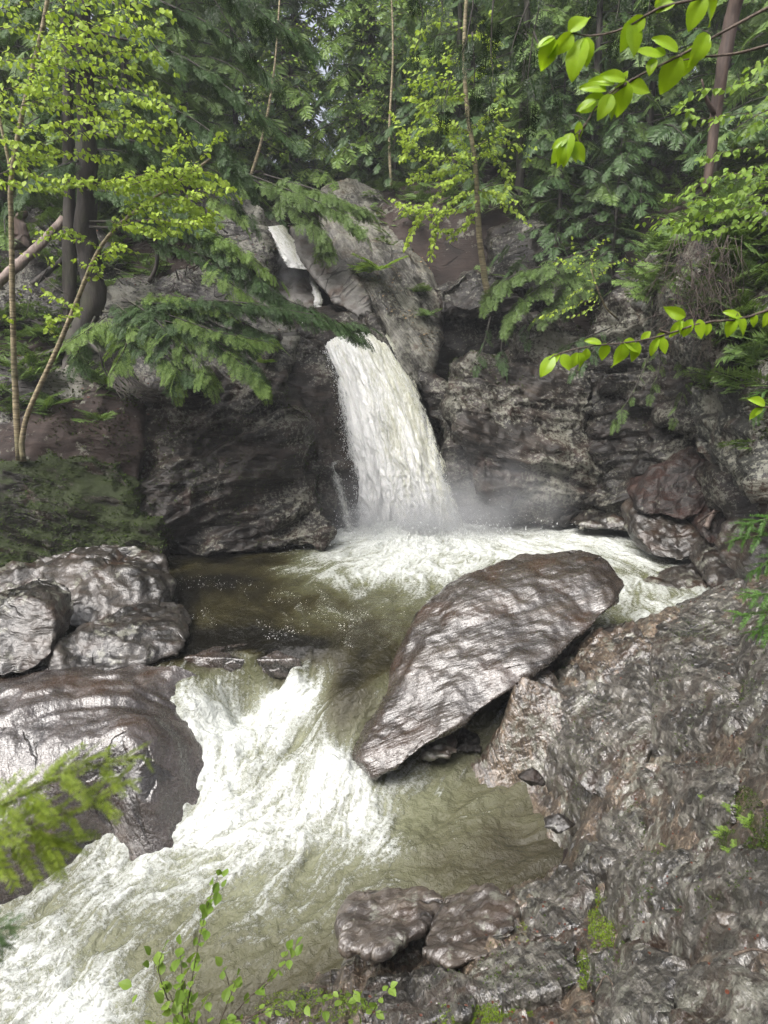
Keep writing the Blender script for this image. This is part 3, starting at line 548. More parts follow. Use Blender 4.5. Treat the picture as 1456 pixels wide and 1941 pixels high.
# bedrock ledges of the right bank, one unbroken body of ground rock
def gz1(x, y): return float(ground_z(np.array([[x, y]]))[0][0])
def surf(px, py, z0=.3):
    z_ = z0
    for _ in range(16):
        p = WZ(px, py, z_); z_ = .5*z_+.5*gz1(p[0], p[1])
    return WZ(px, py, z_)
rl = random.Random(12); hl = []
for pl, lf_ in [([(985,1290),(1060,1252),(1215,1198),(1238,1300),(1228,1440),(1150,1520),(1062,1560),(1050,1480),(1003,1372)], .10),
        ([(1240,1205),(1330,1145),(1400,1120),(1440,1250),(1400,1400),(1300,1440),(1245,1400)], .14), ([(1400,1150),(1470,1110),(1520,1300),(1500,1480),(1420,1440),(1410,1300)], .16),
        ([(1080,1570),(1160,1530),(1235,1460),(1260,1560),(1200,1640),(1100,1660)], .07), ([(1260,1470),(1330,1450),(1400,1480),(1390,1580),(1290,1600),(1250,1560)], .10),
        ([(980,1700),(1060,1660),(1120,1680),(1110,1760),(1000,1790)], .08), ([(1180,1650),(1260,1620),(1330,1680),(1300,1780),(1200,1800),(1150,1730)], .09),
        ([(900,1830),(980,1790),(1090,1800),(1100,1880),(980,1910),(900,1890)], .08), ([(1340,1620),(1456,1640),(1480,1800),(1380,1860),(1310,1780)], .10),
        ([(1120,1830),(1200,1810),(1290,1850),(1260,1960),(1130,1960)], .07), ([(700,1870),(800,1840),(880,1850),(890,1930),(760,1960),(680,1930)], .07), ([(1300,1880),(1400,1870),(1480,1900),(1480,1990),(1300,1990)], .08),
        ([(1020,1300),(1090,1270),(1120,1330),(1060,1380)], .17), ([(1260,1230),(1310,1200),(1350,1290),(1290,1330)], .22), ([(1100,1400),(1160,1380),(1190,1450),(1120,1490)], .15), ([(1330,1350),(1390,1340),(1400,1420),(1340,1430)], .18)]:
    T_ = np.array([surf(*a) for a in pl]); T_[:, 2] += lf_*np.array([rl.uniform(.5, 1.2) for _ in pl]); c_ = T_.mean(0); B_ = c_+(T_-c_)*1.05; B_[:, 2] -= .55
    hl.append(np.vstack([T_, B_, c_+[0, 0, lf_*.4]]))
o = rock('bedrock_ledge', hl, M['ledge'], None, None, vox=.022, A=.05, S=1.6, layer=(1, .2, .12), lf=4.5, la=.055, seed=63, smooth=1, ridg=.035, fine=.015); o['kind'] = 'structure'
# ------------------------------------------------------------------ water
WP = [(300,1110,0),(700,1010,0),(900,1000,0),(1100,1005,0),(1250,1100,0),(1230,1200,0),(1000,1100,0),(800,1100,0),(600,1080,0),(450,1060,0),(330,1180,0),(480,1170,0),(620,1180,0),(760,1200,0),(900,1200,0),(560,1040,0),
      (350,1235,0),(470,1222,.0),(560,1240,-.02),(620,1250,-.05),(700,1260,-.06),(330,1290,-.16),(400,1298,-.28),(470,1302,-.42),(540,1312,-.5),(590,1300,-.38),
      (360,1262,-.1),(470,1262,-.1),(550,1275,-.17),
      (640,1320,-.28),(650,1370,-.5),(650,1410,-.72),(700,1400,-.7),(690,1330,-.3),(740,1330,-.35),(620,1455,-.86),(560,1400,-.82),(480,1400,-.78),(500,1350,-.6),(430,1500,-1.1),(370,1565,-1.3),(560,1480,-1.0),(680,1475,-.93),
      (700,1550,-1.15),(900,1480,-1.0),(900,1560,-1.08),(1040,1600,-1.1),(1000,1500,-1.0),(500,1600,-1.3),(560,1660,-1.4),(300,1700,-1.55),(400,1800,-1.6),(100,1800,-1.72),(100,1900,-1.85),(0,1941,-1.95),(0,1780,-1.72),(350,1941,-1.8),(600,1850,-1.5),
      (640,1720,-1.38),(850,1660,-1.2),(500,1941,-1.75),(200,1640,-1.5),(-200,1900,-2.1),(-100,1700,-1.8),(760,1600,-1.15),(450,1720,-1.48),(200,1780,-1.65)]
WPw = [WZ(*a) for a in WP]
wx = [(p[0], p[1]) for p in WPw]+[(-4, 14), (4, 16), (-2, 16.5), (6, 14), (5, 11), (-6.5, 12), (3, 18), (0, 18), (2.5, 10.4), (-4.5, 10.6), (-3, 3.6), (0, 4), (-6, 4.5)]
wz = [p[2] for p in WPw]+[0]*10+[-2.1, -1.7, -2.3]
tps_w = TPS(wx, wz, .0006)
FO = [(760,1010,1),(850,1000,1),(920,1005,.95),(1000,1030,.85),(1100,1010,.8),(700,1035,.9),(640,1020,.8),(620,1055,.55),(560,1075,.45),(700,1075,.75),(820,1075,.75),(930,1060,.75),(1180,1050,.7),(1240,1095,.6),(1200,1130,.6),(1240,1170,.55),(1180,1190,.35),
      (500,1062,.12),(450,1090,.10),(380,1075,.14),(350,1110,.04),(330,1150,.03),(400,1180,.12),(520,1150,.17),(580,1115,.3),(650,1130,.34),(750,1130,.4),(700,1180,.22),(800,1160,.3),(620,1200,.2),(560,1200,.15),(400,1140,.1),(480,1110,.12),
      (600,1250,.15),(660,1240,.18),(740,1240,.22),(640,1300,.1),(640,1350,.12),(650,1400,.35),(700,1350,.25),(720,1300,.25),(740,1260,.2),(680,1400,.45),
      (420,1240,.06),(500,1245,.06),(560,1262,.06),(340,1290,.5),(450,1292,.8),(540,1312,.95),(585,1290,.6),(520,1380,.93),(480,1450,.8),(570,1430,.5),(590,1400,.55),(620,1450,1),(600,1510,.92),(680,1475,.95),(500,1530,.75),(430,1570,1),(370,1560,.9),(540,1450,.7),
      (750,1530,.6),(830,1490,.5),(900,1480,.34),(900,1600,.26),(1000,1600,.16),(1000,1500,.2),(800,1650,.36),(760,1720,.3),(700,1640,.5),(640,1600,.72),(500,1620,.72),(350,1610,.85),(250,1640,.8),(300,1700,.72),(200,1690,.62),(400,1730,.5),(550,1780,.34),(500,1700,.6),
      (250,1790,.55),(600,1860,.2),(480,1890,.22),(150,1760,.62),(100,1820,.75),(100,1900,.95),(220,1930,.8),(350,1880,.35),(350,1941,.3),(0,1860,.75),(0,1941,.8),(300,1830,.45)]
FOw = []
fz = tps_w
def on_water(px, py):
    z = -1.0
    for _ in range(8):
        p = WZ(px, py, z); z = .5*z+.5*float(np.clip(tps_w(np.array([[p[0], p[1]]]))[0, 0], -2.3, .05))
    return WZ(px, py, z)
FOw = np.array([on_water(a[0], a[1]) for a in FO]); tps_f = TPS(FOw[:, :2], [a[2] for a in FO], .01)
# flow arrows in the picture, (px,py) -> (px,py)
FL = [((760,1005),(700,1050)),((860,1010),(960,1035)),((950,1020),(1080,1030)),((1080,1020),(1200,1060)),((1200,1060),(1250,1120)),((1240,1120),(1220,1180)),((700,1040),(600,1060)),((600,1060),(520,1090)),((800,1060),(780,1090)),((950,1060),(900,1090)),
      ((520,1080),(430,1110)),((430,1090),(380,1150)),((400,1160),(450,1200)),((450,1200),(500,1240)),((560,1150),(600,1200)),((700,1120),(690,1180)),((680,1200),(650,1270)),((620,1220),(620,1290)),((640,1280),(645,1340)),((720,1240),(690,1330)),((700,1330),(660,1400)),((645,1350),(640,1430)),
      ((480,1225),(460,1290)),((560,1250),(540,1300)),((400,1230),(380,1285)),((380,1290),(450,1310)),((450,1305),(520,1340)),((540,1320),(500,1400)),((500,1400),(450,1500)),((450,1500),(380,1570)),((580,1420),(520,1500)),((640,1440),(560,1530)),((700,1480),(640,1560)),
      ((560,1530),(420,1620)),((640,1560),(500,1660)),((380,1570),(250,1650)),((850,1480),(760,1560)),((1000,1500),(900,1560)),((1030,1600),(930,1620)),((900,1600),(780,1650)),((760,1600),(640,1680)),((420,1620),(280,1720)),((500,1680),(350,1790)),((640,1700),(500,1800)),((250,1650),(100,1760)),
      ((280,1720),(130,1830)),((350,1800),(200,1900)),((500,1800),(350,1920)),((600,1800),(500,1900)),((130,1830),(0,1930)),((700,1760),(620,1840))]
fp, fv = [], []
for a, b in FL:
    A_, B_ = on_water(*a), on_water(*b); d = (B_-A_)[:2]; fp.append(((A_+B_)/2)[:2]); fv.append(d/np.linalg.norm(d))
tps_v = TPS(fp, fv, .05)
WX0, WX1, WY0, WY1, WS = -8.0, 7.2, 3.9, 18.6, .026
xyw, Qw, nx, ny = grid(WX0, WX1, WY0, WY1, WS)
zw = np.clip(tps_w(xyw)[:, 0], -2.4, .06)
zw = np.where(xyw[:, 1] > 10.6, zw*(1-ss(10.6, 11.4, xyw[:, 1])), zw)
foam = np.clip(tps_f(xyw)[:, 0], 0, 1)
vel = tps_v(xyw); vel /= np.linalg.norm(vel, axis=1)[:, None]+1e-6
vel = vel.reshape(ny, nx, 2)
def lic(src, steps, v):
    acc = src.copy(); wsum = 1.
    for sg in (1, -1):
        X, Y = np.meshgrid(np.arange(nx, dtype=float), np.arange(ny, dtype=float))
        for k in range(steps):
            i = np.clip(Y+.5, 0, ny-1).astype(int); j = np.clip(X+.5, 0, nx-1).astype(int)
            X += sg*v[i, j, 0]; Y += sg*v[i, j, 1]
            x0 = np.clip(X, 0, nx-1.001); y0 = np.clip(Y, 0, ny-1.001); a = x0.astype(int); b = y0.astype(int); fx = x0-a; fy = y0-b
            wgt = 1-(k/steps)**2; wsum += wgt
            acc += wgt*((src[b, a]*(1-fx)+src[b, a+1]*fx)*(1-fy)+(src[b+1, a]*(1-fx)+src[b+1, a+1]*fx)*fy)
    return acc/wsum
rs = np.random.RandomState(4)
pf = np.column_stack([xyw, np.zeros(len(xyw))])
curl = np.stack([vn(pf*1.3, 61), vn(pf*1.3, 62)], 1).reshape(ny, nx, 2)*.55 + np.stack([vn(pf*4, 63), vn(pf*4, 64)], 1).reshape(ny, nx, 2)*.45
v2 = vel + curl; v2 /= np.linalg.norm(v2, axis=2)[..., None]+1e-6
w1 = rs.rand(ny, nx)-.5
w2 = fbm(pf*5.5, 3, 71).reshape(ny, nx)
l1 = lic(w1, 7, v2); l2 = lic(w2, 14, v2)
l1 /= l1.std(); l2 /= l2.std()
big = fbm(pf*1.4, 3, 81); mid = ridge(pf*3.2+curl.reshape(-1, 2).repeat(2, 1)[:, :3]*.6, 3, 85)
L1, L2 = l1.ravel(), l2.ravel()
rapid = ss(-.05, -.45, zw)                        # 1 in the chute and the channel
fam = foam*(.96-.08*rapid) + L2*(.055+.05*foam) + L1*(.05+.05*foam) + .07*big + .13*(mid-.3)*rapid - .05*rapid
murk_reflection_a = foam+.10*big+.02*L2
dz = .012*L2 + .022*big*(1-rapid) + rapid*(.05*fbm(pf*2.6, 4, 91)+.022*mid*(.4+foam)+.012*L2) + foam*(1-rapid)*.030*(mid-.2) + .004*L1 + (.016+.022*rapid)*(.3+foam)*fbm(pf*8, 3, 95) + .007*(.4+foam)*fbm(pf*20, 2, 96)
dz += np.exp(-((xyw[:, 0]-P(770,1000,17.3)[0])**2+(xyw[:, 1]-17.2)**2)/1.4)*(.16+.16*mid)
zz = zw+dz
# standing hump where the tongue meets the channel
hp = on_water(620, 1462); zz += .10*np.exp(-((xyw[:, 0]-hp[0])**2+(xyw[:, 1]-hp[1])**2)/.12)*(1+.5*mid)
keep = np.ones(len(Qw), bool); cq = xyw[Qw].mean(1)
keep &= ~((cq[:, 1] < 9.6) & (cq[:, 0] > 3.4)); keep &= ~((cq[:, 1] < 5.2) & (cq[:, 0] > .2))
t = NT('water'); pos = t.pos(); fa = t.attr('foam'); mk_ = t.attr('murk_reflection'); ra = t.attr('rapid')
wv = t.vadd(pos, t.noise(pos, 5, 3, .6, 0, 1), .12)
n1 = t.noise(wv, 20, 5, .7); n2 = t.noise(wv, 75, 3, .7)
vor = t.n('ShaderNodeTexVoronoi', feature='DISTANCE_TO_EDGE'); t.L(wv, vor.inputs[0]); vor.inputs['Scale'].default_value = 9
web = t.ramp(vor.outputs[0], [(0., 1.), (.09, .35), (.25, 0.)])
f = t.math('ADD', fa, t.math('MULTIPLY', t.math('SUBTRACT', n1, .5), 1.0))
f = t.math('ADD', f, t.math('MULTIPLY', t.math('SUBTRACT', n2, .5), .9))
rg = t.math('ABSOLUTE', t.math('SUBTRACT', t.noise(wv, 7, 4, .6, .5), .5)); fil = t.ramp(rg, [(0., 1.), (.045, .4), (.12, 0.)])
rg2 = t.math('ABSOLUTE', t.math('SUBTRACT', t.noise(wv, 17, 4, .6, .5), .5)); fil2 = t.ramp(rg2, [(0., 1.), (.05, .4), (.13, 0.)])
f = t.math('ADD', f, t.math('MULTIPLY', t.math('ADD', t.math('ADD', t.math('MULTIPLY', web, .5), fil), fil2), t.math('MULTIPLY', fa, .30)))
fm = t.ramp(f, [(.50, 0.), (.68, .40), (1.0, 1.)])
murk_reflection = t.ramp(t.math('ADD', mk_, t.math('MULTIPLY', t.math('SUBTRACT', t.noise(pos, .8, 3), .5), .3)), [(.05, (.004, .0035, .002)), (.22, (.024, .021, .008)), (.5, (.10, .105, .055)), (.9, (.25, .265, .18))])  # turbid body colour; near-black end also paints in the cliff's dark reflection
murk_reflection = t.mix(t.math('MULTIPLY', ra, .55), murk_reflection, t.ramp(mk_, [(.0, (.032, .026, .015)), (.3, (.085, .083, .052)), (.9, (.20, .21, .145))]))
col = t.mix(fm, murk_reflection, (.46, .48, .455))
bs = t.n('ShaderNodeBsdfPrincipled'); t.L(col, bs.inputs['Base Color']); t.L(t.ramp(fm, [(0., .06), (1., .6)]), bs.inputs['Roughness']); bs.inputs['IOR'].default_value = 1.33
b = t.bump(t.noise(wv, 8, 3, .55, .3), .8, .07); b = t.bump(n1, .5, .035, b); b = t.bump(n2, .45, .012, b); b = t.bump(fm, .5, .02, b); t.L(b, bs.inputs['Normal'])
t.L(bs.outputs[0], t.out.inputs[0]); M['water'] = t.m
o = mk('stream_water', np.column_stack([xyw, zz]), Qw[keep], M['water']); o['kind'] = 'structure'
set_attr(o, 'foam', fam); set_attr(o, 'rapid', rapid); set_attr(o, 'murk_reflection', murk_reflection_a)
# hump of bedrock under the thin sheet at the outlet
rock('sill_rock', [np.array([WZ(*a) for a in [(350,1245,.0),(420,1222,.02),(500,1222,.02),(570,1250,.0),(584,1285,-.3),(520,1290,-.4),(450,1290,-.4),(390,1284,-.3),(345,1272,-.2),(340,1262,-.7),(580,1275,-.8),(460,1290,-.8),(460,1230,-.6)]])], M['shelf'],
     'low bedrock sill at the pool outlet with a thin film of water sliding over it', 'rock', vox=.025, A=.025, S=2, la=.012, ridg=.015, seed=90, smooth=4)

# the waterfall: a thick curved curtain
def curtain(Lp, Rp, nu, nv, seed, bulge=.45, rough=.19, thick=.25):
    """Lp/Rp: (px,py,D) rows from lip to foot; returns front+back grid"""
    Lw = spline([P(*a) for a in Lp], nv); Rw = spline([P(*a) for a in Rp], nv)
    u = np.linspace(0, 1, nu)
    G = Lw[:, None]*(1-u)[None, :, None]+Rw[:, None]*u[None, :, None]
    s = np.linspace(0, 1, nv)
    q = np.stack([np.broadcast_to(u[None]*10, (nv, nu)), np.broadcast_to(s[:, None]*6, (nv, nu)), np.zeros((nv, nu))], -1).reshape(-1, 3)
    q = q+np.array([1, 0, 0])*(.5*vn(q*.7, seed)[:, None])
    n = (fbm(q*np.array([1.3, 1, 1]), 5, seed+1, .62)*1.3+.12*ridge(q*np.array([2.4, 1.6, 1]), 3, seed+2)).reshape(nv, nu)
    edge = 1-np.abs(2*u-1)**2.5
    G[:, :, 1] -= bulge*edge[None]*(.4+.6*s[:, None]) + n*rough*(.3+s[:, None]*1.0)
    G[:, :, 0] += (.04+.06*s[:, None])*fbm(q*2.2, 3, seed+7).reshape(nv, nu)
    B = G.copy(); B[:, :, 1] = (Lw[:, 1][:, None]*(1-u)+Rw[:, 1][:, None]*u)+thick*edge[None]+.02
    V = np.vstack([G.reshape(-1, 3), B.reshape(-1, 3)]); i = (np.arange(nv-1)[:, None]*nu+np.arange(nu-1)[None]).ravel()
    F = np.stack([i, i+nu, i+nu+1, i+1], 1); N0 = nu*nv; Fb = np.stack([i+1, i+nu+1, i+nu, i], 1)+N0
    # close the sides
    r = np.arange(nv-1)*nu; S1 = np.stack([r, r+N0, r+nu+N0, r+nu], 1); r2 = r+nu-1; S2 = np.stack([r2, r2+nu, r2+nu+N0, r2+N0], 1)
    uu = np.broadcast_to(u[None], (nv, nu)).ravel(); vv = np.broadcast_to(s[:, None], (nv, nu)).ravel()
    return V, np.vstack([F, Fb, S1, S2]), np.concatenate([uu, uu]), np.concatenate([vv, vv]), np.concatenate([n.ravel(), n.ravel()])
def fall_mat(name, dens=1., green=.5, ux=1.0, ek=7.):
    t = NT(name); u = t.attr('fu'); v = t.attr('fv'); cb = t.n('ShaderNodeCombineXYZ'); t.L(u, cb.inputs[0]); t.L(v, cb.inputs[1]); uv = cb.outputs[0]
    w0 = t.vadd(uv, t.noise(t.map(uv, scale=(3*ux, 3, 1)), 1, 3, .6, 0, 1), .05)
    a = t.noise(t.map(w0, scale=(26*ux, 16, 1)), 1, 5, .7); b_ = t.noise(t.map(w0, scale=(80*ux, 60, 1)), 1, 4, .75); c = t.noise(t.map(w0, scale=(4*ux, 2.2, 1)), 1, 4, .6)
    f = t.math('ADD', t.math('MULTIPLY', a, .5), t.math('ADD', t.math('MULTIPLY', b_, .5), t.math('MULTIPLY', c, .5)))
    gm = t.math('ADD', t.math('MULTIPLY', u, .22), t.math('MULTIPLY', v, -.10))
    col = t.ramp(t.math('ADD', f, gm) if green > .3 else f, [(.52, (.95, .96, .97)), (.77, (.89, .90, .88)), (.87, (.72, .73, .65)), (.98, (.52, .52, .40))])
    bs = t.n('ShaderNodeBsdfPrincipled'); t.L(col, bs.inputs['Base Color']); bs.inputs['Roughness'].default_value = .45
    bm_ = t.bump(a, .8, .10); bm_ = t.bump(b_, .9, .05, bm_); t.L(bm_, bs.inputs['Normal'])
    tr = t.n('ShaderNodeBsdfTranslucent'); t.L(col, tr.inputs[0]); m1 = t.n('ShaderNodeMixShader'); m1.inputs[0].default_value = .25; t.L(bs.outputs[0], m1.inputs[1]); t.L(tr.outputs[0], m1.inputs[2])
    ed = t.math('SUBTRACT', 1., t.math('ABSOLUTE', t.math('SUBTRACT', t.math('MULTIPLY', u, 2.), 1.)))        # 0 at the edges
    al = t.math('ADD', t.math('MULTIPLY', ed, ek), t.math('MULTIPLY', t.math('SUBTRACT', t.math('ADD', t.math('MULTIPLY', a, .4), t.math('MULTIPLY', b_, .6)), .5), 7.))
    al = t.math('ADD', al, (dens-1)*5.5, clamp=True)
    tp = t.n('ShaderNodeBsdfTransparent'); m2 = t.n('ShaderNodeMixShader'); t.L(al, m2.inputs[0]); t.L(tp.outputs[0], m2.inputs[1]); t.L(m1.outputs[0], m2.inputs[2])
    t.L(m2.outputs[0], t.out.inputs[0]); return t.m
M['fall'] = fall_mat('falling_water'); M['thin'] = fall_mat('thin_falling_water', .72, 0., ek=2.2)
def water_sheet(name, Lp, Rp, nu, nv, seed, mat, label, parent=None, **kw):
    V, F, u, v, n = curtain(Lp, Rp, nu, nv, seed, **kw)
    o = mk(name, V, F, mat, parent); set_attr(o, 'fu', u); set_attr(o, 'fv', v)
    if label: tag(o, label, 'waterfall')
    return o
wf = empty('waterfall', P(770, 1000, 17.4), 'main waterfall, a wide white curtain curving down to the right into the pool', 'waterfall')
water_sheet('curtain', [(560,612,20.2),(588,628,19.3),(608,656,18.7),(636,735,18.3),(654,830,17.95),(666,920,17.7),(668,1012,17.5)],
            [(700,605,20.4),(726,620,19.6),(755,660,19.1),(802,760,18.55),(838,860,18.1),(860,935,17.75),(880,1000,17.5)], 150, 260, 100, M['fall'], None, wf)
water_sheet('side_trickle', [(612,880,17.15),(615,920,17.0),(628,960,16.9),(640,1005,16.8)], [(655,870,17.5),(668,920,17.3),(680,960,17.2),(684,1008,17.1)], 40, 60, 120, M['thin'], None, wf, bulge=.05, rough=.03, thick=.03)
uc = empty('upper_cascade', P(560, 500, 21), 'narrow white cascade dropping through the rock notch high above the main fall', 'waterfall')
water_sheet('chute', [(506,430,21.4),(520,458,21.1),(534,488,20.8),(544,506,20.6)], [(538,426,21.5),(562,460,21.1),(584,490,20.8),(604,514,20.6)], 26, 50, 130, M['fall'], None, uc, bulge=.05, rough=.05, thick=.05)
water_sheet('chute_foot', [(586,505,21.2),(588,530,21.0),(594,560,20.7),(596,600,20.2)], [(596,508,21.2),(598,535,21.0),(609,560,20.6),(612,600,20.2)], 14, 40, 140, M['fall'], None, uc, bulge=.05, rough=.05, thick=.05)
# droplets
g = Geo(); rs = np.random.RandomState(8)
tv = np.array([(1,0,-.7),(-1,0,-.7),(0,1,.7),(0,-1,.7)])*.7; tf = np.array([(0,2,3),(1,3,2),(0,3,1),(0,1,2)])
def drops(pts, r0, r1):
    k = len(pts); r = r0+(r1-r0)*rs.rand(k)**3; M_ = np.zeros((k, 3, 3)); M_[:, 0, 0] = r; M_[:, 1, 1] = r; M_[:, 2, 2] = r*(1+1.2*rs.rand(k)); g.inst(tv, tf, M_, pts)
def edge_drops(path, n, sx, sy, side, r1=.02):
    c = spline([P(*a) for a in path], 200); i = (rs.rand(n)**.8*199).astype(int); o_ = np.abs(rs.randn(n))*sx*(.3+i/200.)*side - side*.06
    q = c[i]+np.stack([o_, -np.abs(rs.randn(n))*sy, rs.randn(n)*.08], 1); drops(q, .004, r1)
edge_drops([(615,660,18.7),(645,735,18.3),(664,830,17.95),(676,920,17.7),(680,1012,17.5)], 5200, .16, .25, -1)
edge_drops([(738,665,19.1),(785,760,18.55),(822,860,18.1),(845,935,17.75),(856,1000,17.5)], 4200, .09, .2, 1)
k = 3500; a = rs.rand(k)*2*np.pi; rr = .5+np.abs(rs.randn(k))*.9
c0 = P(775, 1000, 17.2); q = np.stack([c0[0]+rr*np.cos(a)*1.5, 17.0-np.abs(rr*np.sin(a))*.8, np.abs(rs.randn(k))*.28+.02], 1); drops(q, .005, .022)
hc = on_water(620, 1455); k = 700; q = np.stack([hc[0]+rs.randn(k)*.35, hc[1]+rs.randn(k)*.2, hc[2]+.05+np.abs(rs.randn(k))*.12], 1); drops(q, .002, .009)
hc = on_water(520, 1380); k = 700; q = np.stack([hc[0]+rs.randn(k)*.35, hc[1]+rs.randn(k)*.35, hc[2]+.05+np.abs(rs.randn(k))*.08], 1); drops(q, .002, .009)
t = NT('droplet'); bs = t.n('ShaderNodeBsdfPrincipled'); bs.inputs['Base Color'].default_value = (.85, .87, .88, 1); bs.inputs['Roughness'].default_value = .3; t.L(bs.outputs[0], t.out.inputs[0])
o = g.build('spray', t.m, smooth=False); o['kind'] = 'stuff'
# foam bubbles drifting on the dark side of the pool
g = Geo(); k = 6500; px = rs.rand(k)*620+320; py = 1085+rs.rand(k)*155
q = np.array([WZ(a_, b_, 0.) for a_, b_ in zip(px, py)]); pr = fbm(q*np.array([1.2, 1.2, 1])+3, 3, 500)
jx = np.clip(((q[:, 0]-WX0)/(WX1-WX0)*(nx-1)).astype(int), 0, nx-1); jy = np.clip(((q[:, 1]-WY0)/(WY1-WY0)*(ny-1)).astype(int), 0, ny-1)
q[:, 2] = zz.reshape(ny, nx)[jy, jx]+.004; q = q[(pr+.22*L2.reshape(ny, nx)[jy, jx] > .16)]
k = len(q); r = .004+.010*rs.rand(k)**4; M_ = np.zeros((k, 3, 3)); M_[:, 0, 0] = r; M_[:, 1, 1] = r; M_[:, 2, 2] = r*.5; g.inst(tv, tf, M_, q)
o = g.build('foam_bubbles', t.m, smooth=False); o['kind'] = 'stuff'

for nm, c_, r_, dn in [('mist', P(780, 985, 16.9), (3.2, 1.9, 1.5), .42), ('mist', P(760, 1000, 17.0), (1.9, 1.2, .9), 1.3), ('mist', P(930, 960, 17.0), (2.4, 1.3, 1.8), .35), ('mist', P(560, 520, 21.6), (.9, .9, 1.2), .8)]:
    bm = bmesh.new(); bmesh.ops.create_icosphere(bm, subdivisions=3, radius=1); me = bpy.data.meshes.new(nm); bm.to_mesh(me); bm.free()
    o = bpy.data.objects.new(nm, me); COL.objects.link(o); o.location = tuple(c_); o.scale = r_; volume('mist_air', o, dn, wisp=True)
# ------------------------------------------------------------------ vegetation
def kites(L):
    """L: list of (base, dir(unit xy angle), length, width, z0, droop)"""
    V, Q = [], []
    rr = random.Random(len(L))
    for (x, y, a, l, w_) in L:
        c, s = math.cos(a), math.sin(a); tl = rr.uniform(-.35, .35)*w_
        def z(px, py): return -.22*(px*px+py*py)
        pts = [(x, y), (x+c*l*.45-s*w_/2, y+s*l*.45+c*w_/2), (x+c*l, y+s*l), (x+c*l*.45+s*w_/2, y+s*l*.45-c*w_/2)]
        b = len(V); zz_ = [z(*p) for p in pts]; zz_[1] += tl; zz_[3] -= tl
        V += [(p[0], p[1], q_) for p, q_ in zip(pts, zz_)]; Q.append((b, b+1, b+2, b+3))
    return np.array(V, float), np.array(Q)
def spray_tpl(pairs, sub, w_=.05, ang=52, ln=.5, seed=0):
    rr = random.Random(seed); L = [(0, 0, 0, 1, w_*1.1)]
    for i in range(pairs):
        x = .06+.84*i/pairs
        for sd_ in (1, -1):
            l = (ln*(1-x)**.75+.09)*rr.uniform(.75, 1.15); a = sd_*R(ang+rr.uniform(-9, 9)); xx = x+rr.uniform(0, .05)
            L.append((xx, 0, a, l, w_))
            for k in range(sub):
                f = .2+.75*k/max(1, sub); ll = l*.38*(1.1-f)
                for s2 in (1, -1): L.append((xx+math.cos(a)*l*f, math.sin(a)*l*f, a+s2*R(45), ll+.03, w_*.75))
    return kites(L)
T_HI = spray_tpl(9, 3, .038, seed=1); T_MID = spray_tpl(8, 1, .065, seed=2); T_FAR = spray_tpl(8, 0, .10, ln=.55, seed=3)
T_NEEDLE = spray_tpl(22, 0, .03, ang=58, ln=.12, seed=4)
def basis(d, roll=0., up=(0, 0, 1)):
    d = d/np.linalg.norm(d); u = np.array(up, float); y = np.cross(u, d); n = np.linalg.norm(y); y = y/n if n > 1e-4 else np.array([0, 1., 0]); z = np.cross(d, y)
    c, s = math.cos(roll), math.sin(roll); return np.column_stack([d, c*y+s*z, -s*y+c*z])
class Crown:
    def __init__(s, tpl, seed=0): s.tpl = tpl; s.M = []; s.O = []; s.w = Geo(); s.r = random.Random(seed); s.leaf = Geo()
    def put(s, p, d, size, roll=None):
        r = s.r; s.M.append(basis(d, r.gauss(0, .35) if roll is None else roll)*size); s.O.append(p)
    def bough(s, pts, L=.7, r0=.02, dens=1., size=.42, droop=.5, taper=.35, n=None, start=.12):
        r = s.r; pts = np.asarray(pts, float); ln = np.linalg.norm(np.diff(pts, axis=0), axis=1).sum(); n = n or max(6, int(ln/.18))
        c = spline(pts, n); tube(s.w, c, np.linspace(r0, r0*.25, n), 5)
        k = max(2, int(ln/.17*dens)); side = 1
        for i in range(k):
            f = start+(1-start)*(i+r.random())/k; a = c[min(n-2, int(f*(n-1)))]; b = c[min(n-1, int(f*(n-1))+1)]; t_ = b-a; t_ = t_/(np.linalg.norm(t_)+1e-9)
            side = -side; hz = np.cross(t_, [0, 0, 1.]); hz /= np.linalg.norm(hz)+1e-9
            d = t_*r.uniform(.35, .9)+hz*side*r.uniform(.6, 1.)+np.array([0, 0, r.uniform(-.25, .12)]); d /= np.linalg.norm(d)
            l = L*r.uniform(.5, 1.1)*(1-(1-taper)*f) * min(1, .5+2*f); m = max(1, int(l/(size*.55)))
            p = a.copy()
            for j in range(m):
                dd = d+np.array([0, 0, -droop*(j+.6)/m])+hz*(r.uniform(-.35, .35))
                s.put(p+np.array([r.gauss(0, .02), r.gauss(0, .02), r.gauss(0, .03)]), dd, size*r.uniform(.75, 1.25))
                d2 = d+np.array([0, 0, -droop*j/m]); p = p+d2/np.linalg.norm(d2)*size*.55
            if m > 1: tube(s.w, np.array([a, (a+p)/2+[0, 0, .03], p]), [r0*.35, r0*.2, r0*.1], 3)
        s.put(c[-1], c[-1]-c[-3]+np.array([0, 0, -.1]), size)
    def finish(s, foliage, wood, parent, fname='foliage', wname='limbs'):
        g = Geo()
        if s.M: g.inst(s.tpl[0], s.tpl[1], np.array(s.M), np.array(s.O)); g.build(fname, foliage, parent, smooth=False)
        if s.w.n: s.w.build(wname, wood, parent)
